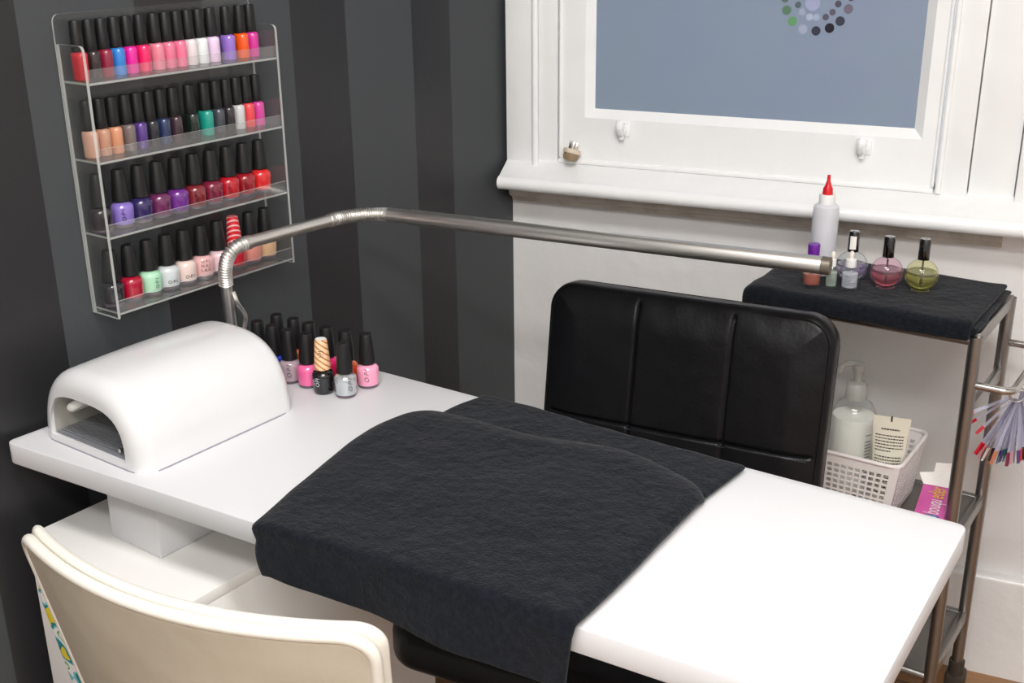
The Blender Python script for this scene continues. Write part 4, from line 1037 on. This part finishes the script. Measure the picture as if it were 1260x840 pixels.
# pump bottle
def bkW(x, y, z): return troW(-0.055 + x, -0.005 + y, z)
pp = bkW(0.02, 0.008, FZ)
pm = thing('pump_bottle', 'clear pump bottle of white lotion standing in the basket', 'bottle', pp, 0.5); pm.scale = (1.15, 1.15, 1.15)
q_ = at_y(1052, 500, pp.y)
pm.location.x = q_.x
mb = MB(); mb.lathe([(0.030, 0), (0.0335, 0.004), (0.0335, 0.115), (0.0315, 0.130), (0.025, 0.143), (0.0155, 0.150), (0.0145, 0.154)], 30); mb.build('bottle', M['glass'], pm)
mb = MB(); mb.lathe([(0.029, 0.003), (0.0322, 0.005), (0.0322, 0.112), (0.0308, 0.124), (0.0, 0.126)], 30); mb.build('lotion', M['lotion'], pm)
cp_ = clear_mat('cloudy_pump_plastic', (225, 225, 222), 0.38, (220, 218, 212), rough=0.15)
mb = MB(); mb.lathe([(0.0155, 0.150), (0.0160, 0.152), (0.0155, 0.172), (0.013, 0.176), (0.007, 0.178)], 22); mb.tube([(0, 0, 0.176), (0, 0, 0.194)], 0.0055, 12); mb.build('pump_collar', cp_, pm)
mb = MB(); mb.lathe([(0.0085, 0.194), (0.009, 0.196), (0.009, 0.205), (0.0, 0.2065)], 16); mb.tube(smooth_path([(0.008, 0, 0.202), (-0.006, 0, 0.205), (-0.020, -0.006, 0.203), (-0.026, -0.010, 0.190)], 5), [0.0055] * 5 + [0.005] * 5 + [0.0042] * 5 + [0.0035], 10, T=Matrix.Rotation(-0.6, 4, 'Z')); mb.build('pump_nozzle', cp_, pm)
a_ = math.atan2(CC.y - pp.y, CC.x - pp.x) - 0.5; mb = MB()
for k in range(14):
    z = 0.102 - k * 0.0052
    if k in (1,): continue
    a = a_ + 0.62; L_ = random.uniform(0.3, 0.42)
    rr_ = 0.0338; mb.add([(rr_ * math.cos(a), rr_ * math.sin(a), z), (rr_ * math.cos(a + L_), rr_ * math.sin(a + L_), z), (rr_ * math.cos(a + L_), rr_ * math.sin(a + L_), z + .0011), (rr_ * math.cos(a), rr_ * math.sin(a), z + .0011)], [(0, 1, 2, 3)])
mb.build('print', M['stitch'], pm, smooth=False)
# squeeze tube standing on its cap
tpnt = at_y(1099, 560, -0.262); 
cr_ = thing('squeeze_tube', 'cream squeeze tube with dense black print leaning in the basket', 'tube', (tpnt.x - 0.008, tpnt.y, FZ), math.radians(4)); cr_.scale = (1.1, 1.0, 1.10)
Tt = Matrix.Translation((0, 0, 0)) @ Matrix.Rotation(math.radians(7), 4, 'X')
mb = MB(); v = []; f = []; n = 28; hs = [0.022, 0.03, 0.06, 0.10, 0.13, 0.160, 0.167]
for h_ in hs:
    k = min(1, max(0, (h_ - 0.022) / 0.138)); a = 0.019 + 0.0085 * k; b = 0.019 * (1 - k) + 0.0012
    for i in range(n): q = 2 * PI * i / n; v.append((a * math.cos(q), b * math.sin(q), h_))
for j in range(len(hs) - 1):
    for i in range(n): f.append((j * n + i, j * n + (i + 1) % n, (j + 1) * n + (i + 1) % n, (j + 1) * n + i))
f += [tuple(reversed(range(n))), tuple((len(hs) - 1) * n + i for i in range(n))]
mb.add(v, f, T=Tt); mb.build('tube_body', M['tubecream'], cr_, ang=60)
mb = MB(); mb.lathe([(0.016, 0.0005), (0.017, 0.002), (0.017, 0.022), (0, 0.022)], 22); mb.build('tube_cap', M['white'], cr_)
mb = MB(); random.seed(11)
for k in range(23):
    h_ = 0.146 - k * 0.0050
    if k in (1, 8): continue
    kk = (h_ - 0.022) / 0.138; a = 0.019 + 0.0085 * kk; b = 0.019 * (1 - kk) + 0.0012; hw = a * (0.50 if k == 0 else 0.80); x = -hw; end = hw * (random.uniform(0.1, 0.6) if k in (7, 18) else 1)
    while x < end:
        w = random.uniform(0.0012, 0.0042); w = min(w, end - x); th_ = 0.0019 if k else 0.0024
        def Y(x_): return -b * math.sqrt(max(0.02, 1 - (x_ / a) ** 2)) - 0.0005
        mb.add([(x, Y(x), h_), (x + w, Y(x + w), h_), (x + w, Y(x + w), h_ + th_), (x, Y(x), h_ + th_)], [(0, 1, 2, 3)], T=Tt); x += w + 0.0009
mb.box(-0.0012, 0.0012, -0.0022, 0.002, 0.160, 0.1675, T=Tt)
mb.build('print', M['ink'], cr_, smooth=False)
# small clear packet and small bottle in the basket
pk = bkW(0.098, -0.035, FZ)
pk_ = thing('plastic_packet', 'crinkled clear plastic packet in the basket beside the printed tube', 'packet', pk, TR + 0.3)
rows = []; mb = MB(); v = []; nn_ = 10
for j in range(nn_ + 1):
    for i in range(nn_ + 1):
        u, w = i / nn_ - .5, j / nn_; v.append((u * 0.030, -0.006 * math.sin(PI * w) + 0.003 * noise.noise(Vector((u * 8, w * 8, 2))), 0.001 + w * 0.118 + 0.004 * noise.noise(Vector((u * 5, w, 9)))))
for j in range(nn_ + 1):
    for i in range(nn_ + 1):
        u, w = i / nn_ - .5, j / nn_; v.append((u * 0.030, 0.006 * math.sin(PI * w) + 0.003 * noise.noise(Vector((u * 8, w * 8, 5))) + 0.001, 0.001 + w * 0.118 + 0.004 * noise.noise(Vector((u * 5, w, 9)))))
k = nn_ + 1
mb.add(v, [(s_ * k * k + j * k + i, s_ * k * k + j * k + i + 1, s_ * k * k + (j + 1) * k + i + 1, s_ * k * k + (j + 1) * k + i) for s_ in (0, 1) for j in range(nn_) for i in range(nn_)]); mb.build('wrap', M['packplastic'], pk_)
mb = MB(); mb.box(-0.010, 0.010, -0.0025, 0.0025, 0.05, 0.085, 0.001); mb.build('insert_card', M['green'], pk_)
sb = at_y(1016, 545, -0.165)
sb_ = thing('small_white_bottle', 'small white bottle in the basket, half hidden by the black chair', 'bottle', (sb.x, sb.y, FZ), 0)
mb = MB(); mb.lathe([(0.015, 0), (0.016, 0.002), (0.016, 0.088), (0.012, 0.096), (0.008, 0.098)], 22); mb.build('bottle', M['white'], sb_)
mb = MB(); mb.lathe([(0.009, 0.098), (0.0092, 0.1), (0.0088, 0.122), (0, 0.123)], 18); mb.build('cap', M['white'], sb_)

# pink carton
def loc_(p): q=p-tcn; return (round(q.dot(ex),3), round(q.dot(ey),3), round(q.z,3))
zb = ZSH + 0.004
cz = 0.055
P1, P2, P3, P4 = at_z(1112, 641, zb + cz), at_z(1166, 655, zb + cz), at_z(1169, 597, zb + cz), at_z(1141, 591.5, zb + cz)
cen = (P1 + P2 + P3 + P4) / 4; dirl = ((P4 - P1) + (P3 - P2)).normalized(); dirw = Vector((dirl.y, -dirl.x, 0))
Lb = ((P4 - P1).length + (P3 - P2).length) / 2; Wb = 0.046
ca = math.atan2(dirw.y, dirw.x)
0 and print('CART', loc_(P1), loc_(P2), loc_(P3), loc_(P4), 'tube', loc_(tpnt), 'L', Lb, 'pump', loc_(pm.location), loc_(sb))
cx = thing('pink_carton', 'open pink cardboard carton with white and yellow lettering beside the basket', 'box', (cen.x, cen.y, zb), ca)
hl, hw = Lb / 2, Wb / 2
mb = MB(); mb.box(-hw, hw, -hl, hl, 0, cz, 0.0008); o = mb.build('carton', [M['pinkbox'], M['redbox']], cx, smooth=False)
mb = MB(); mb.box(hw + 0.0001, hw + 0.0005, -hl + .001, hl - .001, 0.001, cz - .001); mb.build('side_print', M['redbox'], cx, smooth=False)
def flap(pts, nm): 
    mb = MB(); mb.add(pts, [(0, 1, 2, 3)]); o = mb.build(nm, M['paper'], cx, smooth=False); s = o.modifiers.new('s', 'SOLIDIFY'); s.thickness = 0.0008
flap([(-hw, hl - 0.014, cz + .001), (hw, hl - 0.014, cz + .001), (hw + 0.004, hl + 0.014, cz + 0.022), (-hw - 0.010, hl + 0.004, cz + 0.012)], 'flap')
flap([(-hw + 0.012, hl + 0.006, cz + .004), (hw, hl + 0.006, cz + .004), (hw, hl + 0.016, cz + 0.034), (-hw + 0.014, hl + 0.014, cz + 0.030)], 'flap')
flap([(hw, hl - 0.02, cz), (hw, hl, cz), (hw + 0.016, hl + 0.004, cz + 0.018), (hw + 0.014, hl - 0.012, cz + 0.020)], 'flap')
v, f = text_mb('bouqu', 0.034); mb = MB(); mb.add([(0.003 - p.y, -hl * 0.12 + p.x * 0.62, cz + 0.0012) for p in v], f); mb.build('print', M['whiteprint'], cx, smooth=False)
v, f = text_mb('eder', 0.038); mb = MB(); mb.add([(0.003 - p.y, hl * 0.52 + p.x * 0.60, cz + 0.0012) for p in v], f); mb.build('print', M['yellow'], cx, smooth=False)
mb = MB(); n = 28
mb.add([(0.004 + 0.012 * math.cos(2 * PI * i / n), -hl * 0.56 + 0.008 * math.sin(2 * PI * i / n), cz + 0.0012) for i in range(n)], [tuple(range(n))])
mb.build('oval_print', M['blueprint'], cx, smooth=False)
mb = MB()
for k in range(3): mb.box(-0.004, 0.012, -hl * 0.56 - 0.005 + k * 0.004, -hl * 0.56 - 0.0035 + k * 0.004, cz + 0.0013, cz + 0.0016)
mb.build('oval_lettering', M['bluepale'], cx, smooth=False)

# ------------------------------------------------------------------ nail colour swatches on rings, hanging from the handle
random.seed(5)
tipc = [(190, 25, 50), (185, 20, 45), (200, 60, 80), (215, 195, 200), (235, 228, 224), (190, 120, 90), (175, 110, 80), (60, 40, 44), (150, 80, 110), (60, 50, 110), (45, 60, 110), (60, 40, 40), (30, 90, 100), (120, 40, 70), (200, 150, 160), (50, 60, 90), (90, 60, 120), (200, 60, 60), (20, 20, 24), (220, 180, 170)]
hang = troW(lx + 0.062, -0.035, hz)
def swatch_fan(center, lab, a_lo, a_hi, n, L, out_dir, ringR, seed, grp):
    random.seed(seed); zc = center.z - 0.0062 - ringR
    t_ = thing('nail_swatch_ring', lab, 'nail swatches', (center.x, center.y, zc), 0, grp)
    mb = MB(); d = Vector((RT.x, RT.y, 0)).normalized(); w_ = Vector((-d.y, d.x, 0)) 
    mb.tube([(d.x * ringR * math.cos(2 * PI * i / 24), d.y * ringR * math.cos(2 * PI * i / 24), ringR * math.sin(2 * PI * i / 24)) for i in range(24)], 0.0011, 6, closed=True); mb.build('metal_ring', M['chrome'], t_)
    for k in range(n):
        f_ = k / (n - 1); a = a_lo + (a_hi - a_lo) * f_ + random.uniform(-0.02, 0.02); yv = random.uniform(-0.012, 0.012) + (0.004 if k % 2 else -0.004)
        o0 = d * (ringR * 0.8 * math.sin(a)) + Vector((0, 0, -ringR * math.cos(a) * 0.9)); dr = d * math.sin(a) + Vector((0, 0, -math.cos(a))) + w_ * yv * 4; dr.normalize()
        sd = dr.cross(w_).normalized(); tw_ = random.uniform(-0.9, 0.9); sd = (sd * math.cos(tw_) + w_ * math.sin(tw_)).normalized(); nrm = dr.cross(sd)
        LL = L * random.uniform(0.94, 1.04)
        def quadstrip(l0, l1, w0, w1, th):
            v = []
            for l, w in ((l0, w0), ((l0 + l1) / 2, (w0 + w1) / 2), (l1, w1)):
                c = o0 + dr * l + w_ * yv * 0.3
                for sgn in (-1, 1):
                    for tt_ in (-1, 1): v.append(c + sd * sgn * w / 2 + nrm * tt_ * th / 2 + nrm * (0.0 if sgn else 0))
            f = []
            for j in range(2):
                b = j * 4; f += [(b, b + 1, b + 5, b + 4), (b + 1, b + 3, b + 7, b + 5), (b + 3, b + 2, b + 6, b + 7), (b + 2, b, b + 4, b + 6)]
            f += [(0, 2, 3, 1), (8, 9, 11, 10)]
            return v, f
        mb = MB(); v, f = quadstrip(0, LL * 0.80, 0.004, 0.006, 0.0007); mb.add(v, f); sk = mb.build('swatch_stick', M['tipclear'], t_, smooth=False)
        mb = MB(); v, f = quadstrip(LL * 0.79, LL, 0.0068, 0.0050, 0.0010); mb.add(v, f); mb.build('painted_tip', mat('swatch_lacquer', tipc[(k + seed) % len(tipc)] if n > 6 else tipc[k % 3], 0.2, coat=1), sk, smooth=False)
c1_ = troW(lx + 0.062, -0.052, hz); c2_ = troW(lx + 0.062, -0.020, hz)
swatch_fan(c1_, 'fan of clear nail sticks with coloured tips hanging from trolley handle, front ring', -0.50, 0.75, 34, 0.110, None, 0.014, 0, 'nail swatch rings on the trolley handle')
swatch_fan(c2_, 'fan of clear nail sticks with dark tips hanging from trolley handle, rear ring', -0.2, 0.8, 22, 0.108, None, 0.013, 7, 'nail swatch rings on the trolley handle')
# three stray swatches fanned far to the left
c3_ = troW(lx + 0.062, -0.068, hz)
swatch_fan(c3_, 'three stray red and black nail sticks splayed left beside trolley leg', -1.15, -0.72, 3, 0.078, None, 0.012, 2, 'nail swatch rings on the trolley handle')
for k, dy in enumerate((0.055, 0.075)):
    p = troW(lx + 0.062, dy, hz); mb = MB()
    mb.tube(smooth_path([(0, 0, 0.007), (0.007, 0, 0), (0.004, 0.002, -0.010), (-0.004, 0.004, -0.020), (-0.010, 0.004, -0.024), (0.004, 0.002, -0.027)], 5), 0.0008, 6)
    o = mb.build('wire_hook', M['blackwire']); o.location = p
    tag(o, ['thin black wire hook on the trolley handle, nearer the swatches', 'thin black wire hook on the trolley handle, nearer the wall'][k], 'hook', 'wire hooks on the trolley handle')

# ------------------------------------------------------------------ lights
def ceil_light(x, y, sx, sy, power, lab):
    mb = MB(); mb.box(x - sx / 2, x + sx / 2, y - sy / 2, y + sy / 2, H - 0.03, H - 0.001, 0.004)
    o = mb.build('ceiling_light', mat('light_housing', (240, 240, 240), 0.5)); tag(o, lab, 'ceiling light', 'ceiling light panels')
    L = bpy.data.lights.new('lamp_light', 'AREA'); L.shape = 'RECTANGLE'; L.size = sx * 0.95; L.size_y = sy * 0.95; L.energy = power; L.color = (1.0, 0.985, 0.965)
    lo = bpy.data.objects.new('lamp_light', L); C.objects.link(lo); lo.location = (x, y, H - 0.035); lo.parent = None
ceil_light(0.9, -1.85, 1.2, 0.35, 34, 'white ceiling light panel above the desk')
ceil_light(1.3, -2.85, 1.2, 0.35, 44, 'white ceiling light panel behind the camera')
w = bpy.data.worlds.new('world'); bpy.context.scene.world = w; w.use_nodes = True
w.node_tree.nodes['Background'].inputs[0].default_value = (0.64, 0.69, 0.75, 1); w.node_tree.nodes['Background'].inputs[1].default_value = 2.2

vs = bpy.context.scene.view_settings
bpy.context.scene.display_settings.display_device = 'sRGB'
vs.view_transform = 'Standard'; vs.look = 'None'; vs.gamma = 1; vs.use_curve_mapping = False; vs.exposure = 0.04
for o in list(C.objects):
    if '_w' in o: del o['_w']
